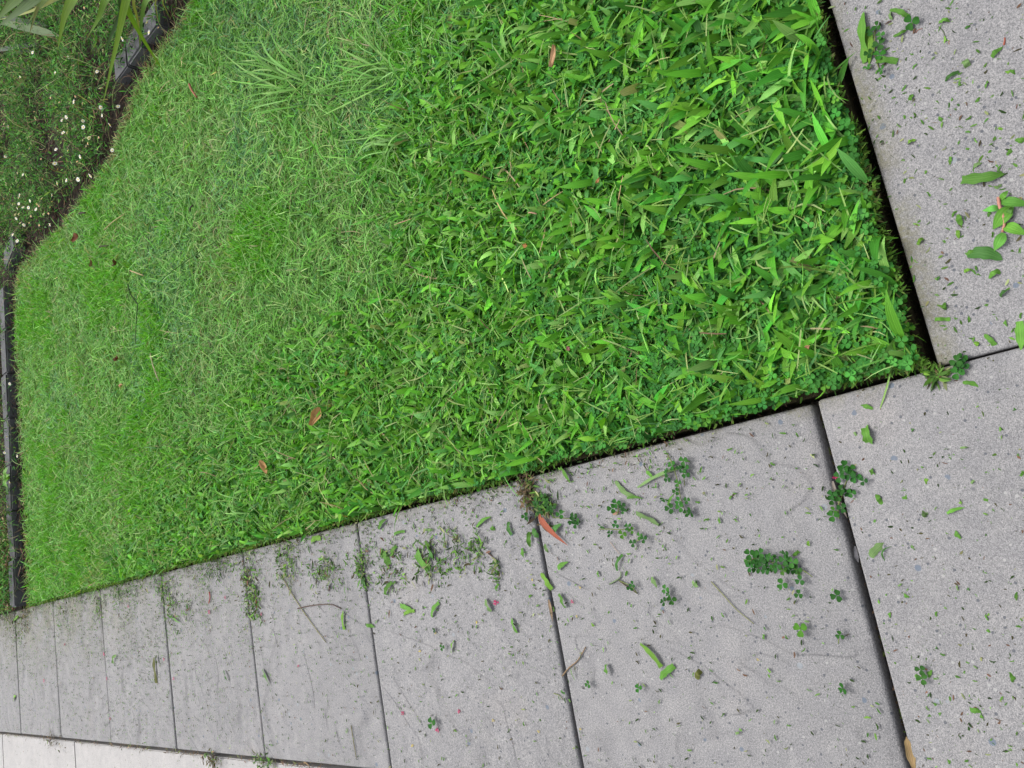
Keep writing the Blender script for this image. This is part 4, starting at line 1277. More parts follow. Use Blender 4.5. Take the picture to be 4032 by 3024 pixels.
# ------------------------------------------------------------------ what the mower and the wind left on the pavers
GC = {'g': (0.050, 0.130, 0.018), 'y': (0.080, 0.175, 0.020), 'd': (0.030, 0.088, 0.018), 'p': (0.085, 0.150, 0.050), 'o': (0.070, 0.080, 0.020)}
CLIP_G = 'leaf clippings lying on the pavers'
for x0, y0, x1, y1, wpx, bend, key, lab in (
        (3396, 52, 3400, 250, 34, 0.00, 'g', 'longest green blade of the clump on the paver beside the lawn corner'),
        (3414, 105, 3422, 256, 32, 0.03, 'y', 'green blade lying against the longest blade in the same paver clump'),
        (3452, 241, 3534, 243, 24, 0.02, 'g', 'short blade across the foot of the paver clump of long blades'),
        (3504, 40, 3576, 68, 17, 0.05, 'g', 'narrow green strip near the top of the paver beside the lawn'),
        (3517, 142, 3572, 117, 14, -0.1, 'g', 'thin bent green scrap right of the paver clump of long blades'),
        (3696, 88, 3742, 86, 16, 0.10, 'g', 'small pointed scrap lying alone high on the paver beside the lawn'),
        (3905, 226, 3951, 182, 17, 0.02, 'g', 'straight green strip touching a red-brown splinter on the paver'),
        (3800, 236, 3812, 262, 20, 0.0, 'p', 'broad pale scrap in the middle of the paver beside the lawn'),
        (3722, 320, 3776, 282, 14, 0.05, 'd', 'dark slanting scrap in the middle of the paver beside the lawn'),
        (3583, 395, 3595, 370, 13, 0.0, 'g', 'short upright scrap below a fine twig on the paver beside the lawn'),
        (3574, 566, 3608, 550, 16, 0.02, 'y', 'bright scrap with ragged ends on the paver, level with two dark leaflets'),
        (3788, 709, 3962, 684, 40, -0.04, 'g', 'large lens-shaped green leaf lying alone at the middle of the paver'),
        (3810, 1000, 3948, 1024, 48, 0.10, 'd', 'wide dark green leaf with a pale scrap stuck on it beside a leafy sprig'),
        (3770, 845, 3785, 898, 20, 0.03, 'g', 'small pointed leaf above the wide dark green leaf on the paver'),
        (3772, 906, 3776, 940, 13, 0.0, 'y', 'slim bright scrap just above the wide dark green leaf'),
        (3796, 1070, 3830, 1062, 14, 0.05, 'y', 'bright crescent scrap below the wide dark green leaf'),
        (3892, 1092, 3938, 1066, 22, 0.05, 'g', 'oval leaf scrap below right of the wide dark green leaf'),
        (3612, 964, 3636, 940, 15, 0.05, 'y', 'bright yellow-green scrap nearest the lawn side of the paver'),
        (3682, 1258, 3742, 1257, 15, 0.0, 'g', 'straight cut strip lying level near the paver joint'),
        (3875, 1318, 3918, 1360, 17, 0.05, 'g', 'slanting green scrap close to the open joint by the corner paver'),
        (3717, 1192, 3726, 1222, 14, 0.0, 'g', 'stubby upright scrap above the straight cut strip'),
        (3938, 1168, 3974, 1140, 17, 0.1, 'd', 'folded dark scrap right of centre on the lower part of the paver'),
        (4014, 1265, 4020, 1382, 32, 0.03, 'g', 'big green leaf lying across the open joint at the picture edge'),
        (3840, 1360, 3852, 1345, 20, 0.0, 'y', 'pale triangle of leaf just above the open joint'),
        (3408, 1682, 3424, 1744, 31, 0.05, 'g', 'wide cut blade on the corner paver with square ends'),
        (3392, 1600, 3442, 1614, 18, 0.12, 'g', 'broken leaf with a red fragment beside it on the corner paver'),
        (3454, 1945, 3472, 1992, 17, 0.06, 'g', 'pointed leaf in the upper middle of the corner paver'),
        (3728, 2022, 3802, 1998, 15, 0.06, 'g', 'long scalloped strip right of centre on the corner paver'),
        (3426, 2196, 3484, 2136, 30, 0.04, 'p', 'large slanting pale green leaf beside a curved stem on the corner paver'),
        (3485, 2210, 3514, 2150, 6, 0.25, 'd', 'thin curved stem beside the large pale leaf on the corner paver'),
        (3432, 1845, 3440, 1870, 15, 0.0, 'g', 'small square scrap next to the clover lying over the wide joint'),
        (3650, 2030, 3640, 2012, 18, 0.1, 'p', 'pale ragged scrap near the dark red fragment on the corner paver'),
        (3786, 1505, 3858, 1518, 17, 0.05, 'g', 'green leaf at the top edge of the corner paver near the open joint'),
        (3780, 1764, 3816, 1760, 10, 0.0, 'p', 'pale straight strip in the upper right of the corner paver'),
        (2208, 1838, 2246, 1902, 19, 0.05, 'g', 'green blade sticking out of the turf edge onto the path'),
        (2423, 1894, 2494, 1958, 20, -0.06, 'p', 'pale folded blade pointing away from the turf on the large path paver'),
        (2468, 1962, 2534, 1964, 13, 0.08, 'g', 'short blade crossing the end of the pale folded blade'),
        (2510, 1920, 2676, 1840, 15, 0.03, 'p', 'long straight pale strip beside the clover sprigs near the turf'),
        (2544, 1857, 2572, 1884, 15, 0.1, 'g', 'small leaf lying above the long pale strip'),
        (2504, 2020, 2594, 2068, 21, 0.05, 'p', 'smooth grey-green blade alone below the folded blade'),
        (2630, 1990, 2660, 1940, 10, 0.0, 'g', 'narrow blade among the clover sprigs on the large path paver'),
        (2182, 2095, 2212, 2062, 27, 0.05, 'd', 'round green leaf beside the red curved leaf'),
        (2086, 2095, 2088, 2155, 18, 0.0, 'g', 'oval green leaf on the paver next to the joint with the red leaf'),
        (2004, 2054, 2016, 2105, 17, -0.1, 'd', 'dark scalloped leaf left of the joint with the red leaf'),
        (2055, 2158, 2063, 2196, 15, 0.05, 'g', 'small jagged leaf below the oval leaf near the joint'),
        (2098, 2082, 2122, 2118, 22, 0.05, 'd', 'dark leaf lying half over the joint beside the red leaf'),
        (2146, 2142, 2160, 2176, 12, 0.1, 'p', 'thin twisted scrap below the tip of the red leaf'),
        (2196, 2240, 2238, 2212, 22, 0.05, 'g', 'torn green leaf below the red leaf on the large path paver'),
        (2430, 2248, 2452, 2184, 12, 0.1, 'd', 'bent dark blade in the middle of the large path paver'),
        (2128, 2258, 2172, 2322, 24, 0.05, 'y', 'broad bright leaf lying over the joint of the large path paver'),
        (2200, 2338, 2228, 2392, 18, 0.08, 'g', 'curved leaf above a pink petal beside the joint'),
        (2014, 2434, 2034, 2492, 16, 0.05, 'g', 'pointed leaf lying alone left of the joint with a dry leaf in it'),
        (2521, 2534, 2604, 2626, 21, 0.09, 'y', 'long bright green curved blade lying alone on the large path paver'),
        (2600, 2674, 2654, 2622, 26, 0.04, 'g', 'torn dull green leaf just beyond the long bright blade'),
        (2388, 2616, 2396, 2662, 18, 0.05, 'g', 'dark edged small leaf left of the long bright blade'),
        (2742, 2674, 2760, 2640, 22, 0.0, 'o', 'olive leaf scrap right of the torn dull green leaf'),
        (2248, 2630, 2264, 2682, 5, 0.04, 'p', 'fine straight stem beside a curved brown stem'),
        (2565, 2272, 2588, 2316, 17, 0.08, 'p', 'folded pale leaf with a curled stem on the large path paver'),
        (2728, 2286, 2744, 2312, 18, 0.08, 'p', 'pale ragged scrap toward the corner paver joint'),
        (2212, 2712, 2224, 2736, 14, 0.08, 'd', 'small dark leaf close to the joint right beside a thin bent stem'),
        (1032, 2635, 1062, 2700, 14, 0.06, 'g', 'long green leaf near the thin joint, alone on a clean paver'),
        (1350, 2405, 1354, 2480, 14, -0.04, 'y', 'straight bright blade beside a brown arched stem'),
        (1442, 2462, 1476, 2470, 17, 0.06, 'g', 'pale leaf bridging the joint two pavers beyond the red leaf'),
        (1290, 2330, 1300, 2292, 14, 0.1, 'd', 'twisted leaf in the scatter above the brown arched stem'),
        (1428, 2270, 1444, 2326, 20, 0.05, 'd', 'dark leaf at the end of clippings caught on the joint'),
        (1518, 2342, 1544, 2292, 17, 0.05, 'g', 'glossy dark leaf in the row of clippings near the joint'),
        (1576, 2384, 1628, 2406, 22, 0.04, 'g', 'broad leaf lying over another leaf in the middle of the paver'),
        (1590, 2420, 1632, 2405, 16, 0.05, 'y', 'second leaf tucked under the broad leaf in the middle of the paver'),
        (1700, 2430, 1728, 2372, 17, 0.05, 'g', 'green leaf right of the pair of overlapping leaves'),
        (1912, 2358, 1936, 2406, 20, 0.05, 'p', 'pale leaf beside the brightest pink petal'),
        (1958, 2328, 1962, 2298, 12, 0.05, 'g', 'small upright leaf above the brightest pink petal'),
        (1776, 2570, 1786, 2522, 13, 0.0, 'y', 'short bright strip in the lower middle of the paver with pink petals'),
        (1492, 2084, 1524, 2042, 18, 0.05, 'g', 'green leaf close to the turf edge beside the third joint'),
        (1876, 2076, 1934, 2034, 17, 0.05, 'g', 'slanting leaf with a brown tip near the turf edge'),
        (1552, 2106, 1594, 2092, 14, 0.05, 'g', 'small leaf in the light scatter near the turf edge'),
        (1672, 2086, 1710, 2086, 15, 0.0, 'p', 'pale flat scrap near the turf edge in the light scatter'),
        (1538, 2190, 1562, 2150, 15, 0.05, 'g', 'slim dark leaf in front of the ragged leaf pair'),
        (1498, 2165, 1532, 2225, 26, 0.1, 'g', 'ragged torn leaf with two lobes near the joint'),
        (1645, 2160, 1690, 2240, 28, -0.12, 'g', 'large hooked ragged leaf in the thick of the clippings'),
        (1690, 2150, 1712, 2210, 22, 0.1, 'd', 'dark curved leaf next to the large hooked ragged leaf'),
        (1225, 2135, 1262, 2120, 24, 0.1, 'y', 'bright torn leaf near the turf on the fourth paver'),
        (606, 2588, 615, 2690, 12, 0.03, 'o', 'long olive-brown pointed leaf on a far clean paver'),
        (616, 2580, 622, 2620, 11, 0.03, 'p', 'short tan leaf touching the olive-brown pointed leaf'),
        (445, 2612, 458, 2580, 10, 0.1, 'p', 'pale twisted scrap on the third last visible paver'),
        (970, 2410, 992, 2446, 12, 0.05, 'y', 'bright leaf by the fifth joint, beyond the brown stem'),
        (880, 2640, 896, 2682, 9, 0.1, 'd', 'dark bent scrap on the clean lower half of a far paver'),
        (672, 2424, 712, 2454, 9, 0.0, 'g', 'thin straight blade beyond the sixth joint'),
        (52, 2448, 70, 2430, 16, 0.05, 'y', 'bright yellow-green leaf at the corner of the bed and the path'),
        (54, 2760, 62, 2740, 14, 0.1, 'y', 'pale star-like scrap on the farthest paver'),
        (808, 2984, 816, 2966, 11, 0.0, 'p', 'pale leaf standing in the joint beside the footpath')):
    a, b = Vector(gp(x0, y0, 0.004)), Vector(gp(x1, y1, 0.004))
    d = b - a
    sd_ = Vector((-d.y, d.x, 0))
    sc = ((a + b) / 2 - Vector(CAM_LOC)).length / F_PX
    m1 = a * 0.67 + b * 0.33 + sd_ * bend + Vector((0, 0, random.uniform(0.001, 0.006)))
    m2 = a * 0.33 + b * 0.67 + sd_ * bend + Vector((0, 0, random.uniform(0.001, 0.006)))
    cc = np.array(GC[key]) * math.exp(random.gauss(0, 0.15))
    # width seen is foreshortened for blades that lie across the view
    fs = 1.0 + 0.28 * abs(d.normalized().x)
    me = ribbon([a, m1, m2, b], wpx * sc * fs * 0.76, tuple(cc), 'leaf_clipping', m=7, blunt=random.random() < 0.35, fold=random.uniform(-0.25, 0.45), base_w=random.uniform(0.45, 0.95), tip=random.uniform(0.25, 0.6), face=Vector((random.gauss(0, 0.25), random.gauss(0, 0.25), 1)), wav=0.22)
    o = obj('leaf_clipping', me, M_CLIP)
    tag(o, lab, 'leaf clipping', CLIP_G)

red = obj('red_leaf', ribbon([Vector(gp(2119, 2018, 0.006)), Vector(gp(2138, 2056, 0.010)), Vector(gp(2180, 2102, 0.009)), Vector(gp(2236, 2148, 0.005))], 0.0125, (0.20, 0.062, 0.036), 'red_leaf', m=8, base_w=0.25, tip=0.65, fold=0.25), M_DRY)
tag(red, 'long curved terracotta-red dry leaf lying beside the path joint', 'leaf')
for pts, wpx, colr, lab in (
        ([(3278, 1895), (3290, 1940), (3310, 1990), (3336, 2040)], 15, (0.36, 0.32, 0.27), 'pale dry leaf strip jammed in the wide joint under the clover'),
        ([(3598, 3024), (3588, 2985), (3574, 2930), (3568, 2900)], 24, (0.42, 0.30, 0.14), 'tan dead leaf stuck low in the wide joint'),
        ([(3366, 2150), (3372, 2190), (3380, 2215)], 14, (0.16, 0.16, 0.17), 'grey dead leaf in the wide joint on the corner paver'),
        ([(2160, 2360), (2168, 2395), (2176, 2448)], 12, (0.40, 0.29, 0.18), 'curled tan leaf caught in the joint of the large path paver'),
        ([(2440, 2016), (2420, 2022), (2412, 2026)], 12, (0.48, 0.30, 0.20), 'pinkish tan leaf under a clover sprig on the path')):
    P3 = [Vector(gp(a, b, 0.003)) for a, b in pts]
    colr = tuple(c_ * 0.42 for c_ in colr)
    sc = (P3[0] - Vector(CAM_LOC)).length / F_PX
    o = obj('dry_leaf', ribbon(P3, wpx * sc, colr, 'dry_leaf', m=6, base_w=0.4, tip=0.5, fold=0.5, wav=0.2), M_DRY)
    tag(o, lab, 'leaf', 'dry leaves on the pavers')

# clover sprigs
def sprig(label, stem, leaves, size=0.0085, group='clover sprigs lying on the pavers'):
    base_ = Vector(gp(*stem[0], 0.004))
    t = thing('clover_sprig', label, 'clover sprig', tuple(base_), random.uniform(0, 6.28), group)
    part('stem', rod([Vector(gp(a, b, 0.004 + 0.002 * (i % 2))) for i, (a, b) in enumerate(stem)], 0.0010, 0.0007, (0.14, 0.17, 0.06)), M_BED, t)
    for a, b in leaves:
        c = np.array([gp(a, b, random.uniform(0.006, 0.013))])
        V, T, C = trefoils(c, np.array([random.uniform(0, 6.28)]), np.array([abs(random.gauss(0, 0.35))]), np.array([random.uniform(0, 6.28)]), np.array([size * random.uniform(0.75, 1.1)]), pick(GREEN_CLOVER, [3, 2, 2, 0.6], 1) * 0.5)
        part('leaf', make_mesh('leaf', V, None, T, C, smooth=False), M_CLOVER, t)


def k3(l, sc, ox, oy):
    return [(ox + a / sc, oy + b / sc) for a, b in l]


sprig('clover sprig with rounded leaves beside the long blades on the paver by the lawn corner', k3([(955, 220), (950, 350), (955, 470), (1000, 620)], 2.143, 3000, 0), k3([(915, 270), (1000, 300), (990, 375), (900, 450), (990, 465), (1010, 590), (970, 220), (890, 570)], 2.143, 3000, 0))
sprig('small dark clover leaf lying alone near the top of the paver by the lawn', k3([(1265, 230), (1280, 150)], 2.143, 3000, 0), k3([(1262, 185)], 2.143, 3000, 0), 0.012)
sprig('clover growing up through the open joint beside the corner paver', k3([(1640, 1470), (1680, 1450), (1700, 1540)], 2.143, 3000, 750), k3([(1640, 1440), (1690, 1415), (1700, 1470), (1665, 1490), (1650, 1540)], 2.143, 3000, 750))
sprig('clover sprig draped over the wide joint of the corner paver', k3([(650, 1160), (645, 1050), (680, 960), (700, 880), (740, 800), (800, 770)], 2.143, 3000, 1500),
      k3([(600, 1140), (605, 1095), (675, 1070), (590, 1005), (595, 960), (635, 965), (665, 925), (755, 945), (720, 935), (655, 810), (690, 750), (745, 745), (790, 810), (740, 790), (690, 720), (860, 845)], 2.143, 3000, 1500))
sprig('large tangled clover sprig alone on the large path paver near the wide joint', k3([(2070, 1600), (2160, 1540)], 2.212, 2000, 1500) + k3([(60, 1525), (180, 1560), (290, 1590), (350, 1600)], 2.143, 3000, 1500) + [(3200, 2272)],
      k3([(2105, 1510), (2150, 1500), (2100, 1570), (2160, 1590), (2110, 1620), (2180, 1550), (2165, 1640), (2195, 1500)], 2.212, 2000, 1500)
      + k3([(30, 1500), (70, 1490), (10, 1550), (60, 1570), (110, 1500), (130, 1570), (100, 1590), (200, 1460), (190, 1510), (230, 1560), (260, 1530), (300, 1590), (180, 1600), (30, 1600), (240, 1600)], 2.143, 3000, 1500) + [(3150, 2285), (3145, 2340), (3080, 2300)])
sprig('upright clover sprig with spread leaves beside the long pale strip', k3([(1390, 640), (1430, 720), (1480, 880), (1500, 1000), (1540, 1130), (1560, 1180)], 2.212, 2000, 1500), k3([(1430, 735), (1480, 890), (1360, 1030), (1490, 1050), (1560, 1040), (1560, 1150), (1410, 1110), (1465, 960), (1500, 1100), (1590, 1140)], 2.212, 2000, 1500))
sprig('slim clover sprig right of the long pale strip near the turf', k3([(1530, 680), (1525, 780), (1540, 910)], 2.212, 2000, 1500), k3([(1530, 695), (1545, 760), (1550, 810), (1380, 790), (1390, 850), (1500, 760)], 2.212, 2000, 1500))
sprig('five-leaved clover runner in the middle of the large path paver', k3([(790, 1290), (880, 1290), (960, 1295), (1090, 1290)], 2.212, 2000, 1500), k3([(815, 1265), (890, 1330), (940, 1250), (1000, 1335), (1045, 1270), (1075, 1300)], 2.212, 2000, 1500))
sprig('clover sprig lying across a pinkish tan leaf', k3([(950, 1170), (965, 1100), (940, 1050)], 2.212, 2000, 1500), k3([(945, 1065), (1000, 1095), (905, 1110), (1005, 1130)], 2.212, 2000, 1500))
sprig('pair of clover leaves on one short stem below the five-leaved runner', k3([(1090, 1410), (1130, 1390), (1180, 1370)], 2.212, 2000, 1500), k3([(1090, 1410), (1185, 1375), (1150, 1350)], 2.212, 2000, 1500))
sprig('clover clump at the end of a stem beside the red curved leaf', k3([(390, 1190), (480, 1195), (560, 1200)], 2.212, 2000, 1500), k3([(575, 1180), (600, 1210), (560, 1220), (590, 1245), (455, 1160)], 2.212, 2000, 1500))
sprig('clover tangle between the red curved leaf and the turf', k3([(200, 1090), (270, 1100), (340, 1110)], 2.212, 2000, 1500), k3([(260, 1080), (300, 1110), (340, 1080), (360, 1130), (280, 1140), (240, 1050), (330, 1040), (170, 1190), (150, 1180), (310, 1010), (390, 1110)], 2.212, 2000, 1500))
sprig('clover leaf stuck on a dark seed stalk on the large path paver', k3([(935, 75), (1040, 125), (1090, 185)], 2.143, 2000, 2250), k3([(1030, 135), (1050, 110)], 2.143, 2000, 2250))
sprig('dark clover sprig right of the folded pale leaf on the path', k3([(1320, 250), (1370, 220), (1345, 180)], 2.143, 2000, 2250), k3([(1355, 190), (1380, 240), (1315, 255), (1330, 150)], 2.143, 2000, 2250))
sprig('single clover leaf below the torn dull green leaf', k3([(1100, 940), (1100, 985)], 2.143, 2000, 2250), k3([(1102, 985)], 2.143, 2000, 2250))
sprig('single star-shaped clover leaf right of the joint with the thin stem', k3([(675, 930), (680, 965)], 2.143, 2000, 2250), k3([(675, 952)], 2.143, 2000, 2250))
sprig('clover leaf and bud on the corner paver low beside the wide joint', k3([(770, 470), (775, 520)], 1.2297, 3000, 2250), k3([(768, 475), (777, 520)], 1.2297, 3000, 2250))
sprig('clover leaf with a pale scrap low on the large path paver', k3([(375, 300), (370, 350)], 1.2297, 3000, 2250), k3([(378, 308), (362, 118)], 1.2297, 3000, 2250))
sprig('lone dark clover leaf near the frame bottom on the large path paver', k3([(390, 555), (392, 575)], 1.2297, 3000, 2250), k3([(392, 568)], 1.2297, 3000, 2250))
sprig('lone clover leaf left of a scrap on the ridged part of the large path paver', k3([(188, 270), (188, 290)], 1.2297, 3000, 2250), k3([(188, 280)], 1.2297, 3000, 2250), 0.011)
sprig('clover leaf near the frame bottom on the paver with pink petals', k3([(1500, 1260), (1510, 1300)], 2.143, 1000, 2250), k3([(1502, 1278)], 2.143, 1000, 2250), 0.012)
sprig('rounded green clover leaf under a yellow petal scrap', k3([(1520, 480), (1530, 520)], 2.143, 1000, 2250), k3([(1522, 495), (1590, 640)], 2.143, 1000, 2250))

# leafy sprig with broad leaves at the picture edge
base_ = Vector(gp(3931, 778, 0.006))
sp2 = thing('leafy_sprig', 'uprooted sprig with a brown stem and broad green leaves on the paver', 'sprig', tuple(base_))
part('stem', rod([Vector(gp(3931, 778, 0.006)), Vector(gp(3936, 812, 0.010)), Vector(gp(3955, 870, 0.010)), Vector(gp(3947, 914, 0.006))], 0.0024, 0.0018, (0.22, 0.12, 0.08)), M_DRY, sp2)
for pts, wpx in (([(3935, 792), (3990, 796), (4060, 808)], 30), ([(3938, 818), (3905, 822), (3868, 830)], 20), ([(3982, 812), (3945, 855), (3910, 903)], 40), ([(3952, 888), (3990, 900), (4045, 925)], 34), ([(3952, 918), (3935, 950), (3914, 988)], 30), ([(3938, 785), (3952, 768), (3970, 750)], 16), ([(3960, 850), (3975, 830), (3985, 815)], 14)):
    P3 = [Vector(gp(a, b, 0.006 + 0.006 * (i == 1))) for i, (a, b) in enumerate(pts)]
    sc = (P3[0] - Vector(CAM_LOC)).length / F_PX
    part('leaf', ribbon(P3, wpx * sc * 1.1, tuple(pick([(0.075, 0.20, 0.025), (0.06, 0.17, 0.03)], [1, 1], 1)[0]), m=7, base_w=0.4, tip=0.55, fold=0.2), M_CLIP, sp2)

# stalks and stems lying on the path
for pts, wpx, colr, lab in (
        ([(1107, 2264), (1150, 2340), (1210, 2430), (1284, 2530)], 5, (0.26, 0.28, 0.13), 'long straight grass stalk slanting across the path paver'),
        ([(1172, 2396), (1230, 2384), (1300, 2380), (1342, 2396)], 6, (0.10, 0.075, 0.055), 'arched thin brown stem lying across the long straight stalk'),
        ([(1382, 2856), (1392, 2920), (1403, 2985)], 5, (0.22, 0.24, 0.12), 'fine straight stem near the footpath edge'),
        ([(2214, 2662), (2240, 2630), (2275, 2600), (2306, 2548)], 8, (0.22, 0.17, 0.09), 'curved brown stem lying against the path joint'),
        ([(2800, 2290), (2850, 2345), (2900, 2400), (2968, 2456)], 6, (0.22, 0.26, 0.10), 'long split grass stalk toward the wide joint'),
        ([(2436, 2285), (2470, 2310), (2510, 2337)], 8, (0.09, 0.08, 0.04), 'dark seed stalk with a clover leaf stuck to it'),
        ([(2402, 2133), (2420, 2158), (2440, 2182)], 4, (0.36, 0.32, 0.22), 'pale bent stem below the five-leaved clover'),
        ([(3618, 1980), (3650, 1990), (3682, 2003)], 7, (0.20, 0.13, 0.09), 'brown splinter on the corner paver beside a scalloped strip'),
        ([(3953, 178), (3956, 160), (3956, 148)], 9, (0.30, 0.10, 0.06), 'red-brown splinter touching a green strip on the paver'),
        ([(3605, 130), (3615, 118), (3632, 112)], 5, (0.22, 0.12, 0.08), 'thin brown twig in the upper part of the paver by the lawn'),
        ([(3695, 105), (3715, 125), (3726, 165)], 5, (0.09, 0.13, 0.07), 'thin bent green stem under the pointed scrap on the paver'),
        ([(2180, 2730), (2202, 2738), (2216, 2756)], 5, (0.20, 0.26, 0.10), 'thin bent stem left of the joint'),
        ([(2400, 2300), (2440, 2275), (2445, 2250)], 9, (0.16, 0.24, 0.12), 'grey-green bent blade above the dark seed stalk'),
        ([(824, 2330), (827, 2352), (822, 2376)], 7, (0.36, 0.10, 0.09), 'reddish stick on the far paver with pink petals'),
        ([(1003, 2315), (1008, 2360), (1010, 2395)], 6, (0.34, 0.14, 0.05), 'rust-coloured stick in the clippings by the fifth joint'),
        ([(2168, 2075), (2180, 2072), (2194, 2070)], 7, (0.14, 0.09, 0.05), 'short brown twig crossing the red curved leaf')):
    P3 = [Vector(gp(a, b, 0.003)) for a, b in pts]
    colr = tuple(c_ * 0.5 for c_ in colr)
    wpx = wpx * 0.75
    sc = (P3[0] - Vector(CAM_LOC)).length / F_PX
    o = obj('stalk', rod(P3, wpx * sc * 0.5, wpx * sc * 0.35, colr, 'stalk', m=5, sides=6, bead=0.08), M_DRY)
    tag(o, lab, 'stalk', 'stalks and twigs on the pavers')

# fallen petals
def petal_cluster(s):
    V, T = [], []
    for i in range(9):
        a = i * 2.4
        r = s * random.uniform(0.5, 1.0)
        z = random.uniform(0.0005, 0.004)
        b = len(V)
        c, s_ = math.cos(a), math.sin(a)
        V += [(0, 0, z * 0.5), (r * c - s_ * r * 0.3, r * s_ + c * r * 0.3, z), (r * 1.1 * c, r * 1.1 * s_, z + 0.001), (r * c + s_ * r * 0.3, r * s_ - c * r * 0.3, z)]
        T += [(b, b + 2, b + 1), (b, b + 3, b + 2)]
    return make_mesh('pink_petal', V, None, T, smooth=False)


M_PINK = leaf_material('pink_petals', fixed=(0.28, 0.008, 0.07), transl=0.2, rough=0.6)
M_YPET = leaf_material('yellow_petals', fixed=(0.42, 0.33, 0.05), transl=0.2, rough=0.6)
PINKS = [((1956, 2372), 13, 'bright pink petal cluster right of a pale leaf on the path'), ((1589, 2808), 9, 'pink petal with a short stalk on the lower part of the paver, leftmost of three'),
         ((1810, 2800), 8, 'small narrow pink petal, rightmost of three on the lower part of the paver'), ((1724, 2872), 11, 'round pink petal cluster beside a clover leaf near the frame bottom'),
         ((2257, 2370), 9, 'pink petal right of the joint with the dry leaf'), ((3289, 1878), 9, 'magenta petal on the clover over the wide joint'), ((1031, 2416), 7, 'dark pink petal just beyond the fifth joint'),
         ((826, 2410), 9, 'pink petal near the reddish stick'), ((889, 2354), 8, 'deep pink petal in the clippings past the sixth joint'), ((410, 2575), 7, 'pink petal beside the seventh joint, nearer the turf'),
         ((422, 2672), 6, 'pale pink petal lying in the seventh joint'), ((686, 2672), 7, 'dull pink petal near the sixth joint, lower part'), ((175, 2680), 6, 'pink petal on the farthest full paver'),
         ((648, 2596), 6, 'small dark pink petal above the dull pink petal'), ((1178, 2621), 6, 'faded brownish pink petal on the fifth paver'), ((508, 2386), 5, 'tiny dark pink petal among clippings near the turf'),
         ((435, 2830), 5, 'tiny pink petal low in the seventh joint'), ((257, 2537), 5, 'tiny red petal near the eighth joint')]
for (px_, py_), wpx, lab in PINKS:
    c = Vector(gp(px_, py_, 0.001))
    s = wpx * (c - Vector(CAM_LOC)).length / F_PX
    o = obj('pink_petal', petal_cluster(s), M_PINK)
    o.location = c
    tag(o, lab, 'petal', 'pink petals on the path')
for px_, py_ in ((1878, 2449), (1718, 2491), (1656, 2562), (2274, 2427), (2287, 2313), (2123, 2880), (2288, 2870), (2098, 2282), (3571, 2481), (3921, 643), (4020, 783), (2988, 2596), (1627, 2934), (1944, 2836)):
    c = Vector(gp(px_, py_, 0.001))
    s = 5.5 * (c - Vector(CAM_LOC)).length / F_PX
    o = obj('yellow_petal', petal_cluster(s), M_YPET)
    o.location = c
    tag(o, 'tiny yellow petal scrap lying on a grey paver', 'petal', 'yellow petal scraps on the pavers')

# small torn scraps, one by one
scr = []
for i in range(14):
    l1 = random.uniform(0.006, 0.014)
    me = ribbon([Vector((-l1 / 2, 0, 0.001)), Vector((0, random.uniform(-1, 1) * l1 * 0.12, random.uniform(0.001, 0.004))), Vector((l1 / 2, 0, 0.001))], l1 * random.uniform(0.22, 0.55),
                GC[random.choice('gggdyp')], 'leaf_scrap', m=4, base_w=random.uniform(0.4, 0.9), tip=random.uniform(0.3, 0.6), fold=random.uniform(-0.4, 0.5), wav=0.4, blunt=random.random() < 0.4)
    me.materials.append(M_CLIP)
    scr.append(me)
SCRAP = [((3300, 4032), (20, 1400), 60, 'small torn green leaf scrap lying on the paver beside the lawn', 'leaf scraps on the paver beside the lawn'),
         ((3280, 4032), (1480, 3024), 85, 'small torn green leaf scrap lying on the corner paver', 'leaf scraps on the corner paver'),
         ((600, 3200), (1700, 3000), 130, 'small torn green leaf scrap lying on the path pavers', 'leaf scraps on the path pavers')]
for (xa, xb), (ya, yb), n, lab, grp in SCRAP:
    k = 0
    while k < n:
        px_, py_ = random.uniform(xa, xb), random.uniform(ya, yb)
        c = gp(px_, py_, 0.002)
        ok = (c[0] > 0.02 and c[1] < -0.02) if 'beside' in lab else (c[0] < -0.02 and c[1] < 0.15 if 'corner' in lab else (-0.57 < c[0] < -0.02 and c[1] > 0.2))
        if not ok:
            continue
        if 'path' in lab and random.random() > math.exp(c[0] * 4.5):
            continue
        o = bpy.data.objects.new('leaf_scrap', random.choice(scr)); col.objects.link(o)
        o.location = c
        o.rotation_euler = (random.gauss(0, 0.15), random.gauss(0, 0.15), random.uniform(0, 6.28))
        s = random.uniform(0.7, 1.25)
        o.scale = (s, s, s)
        tag(o, lab, 'leaf scrap', grp)
        k += 1

# fine mowing crumbs
def crumbs(n, xr, yr, weight, lmin, lmax, pal, wts, z=0.0025):
    out, tot = [], 0
    while tot < n:
        x = rng.uniform(*xr, n * 2); y = rng.uniform(*yr, n * 2)
        P = np.stack([x, y, np.full(len(x), z)], 1)
        k = (rng.random(len(x)) < weight(x, y)) & in_view(P, 60)
        out.append(P[k]); tot += int(k.sum())
    P = np.concatenate(out)[:n]
    P[:, 2] += rng.random(n) * 0.002
    ln = lmin + (lmax - lmin) * rng.random(n) ** 2.2
    return blades(P, rng.uniform(0, 6.28, n), rng.uniform(-0.05, 0.35, n), rng.normal(-0.2, 0.3, n), ln, np.clip(ln * rng.uniform(0.15, 0.6, n), 0.0009, 0.0032), [0.5, 1.0, 0.4],
                  curl=rng.normal(0, 0.6, n), roll=rng.normal(0, 0.25, n), color=pick(pal, wts, n, 0.25))


GPAL = [(0.038, 0.090, 0.016), (0.065, 0.140, 0.022), (0.018, 0.036, 0.010), (0.035, 0.032, 0.014), (0.13, 0.15, 0.065), (0.08, 0.045, 0.03)]
GWT = [3, 2, 3, 2, 0.8, 0.5]


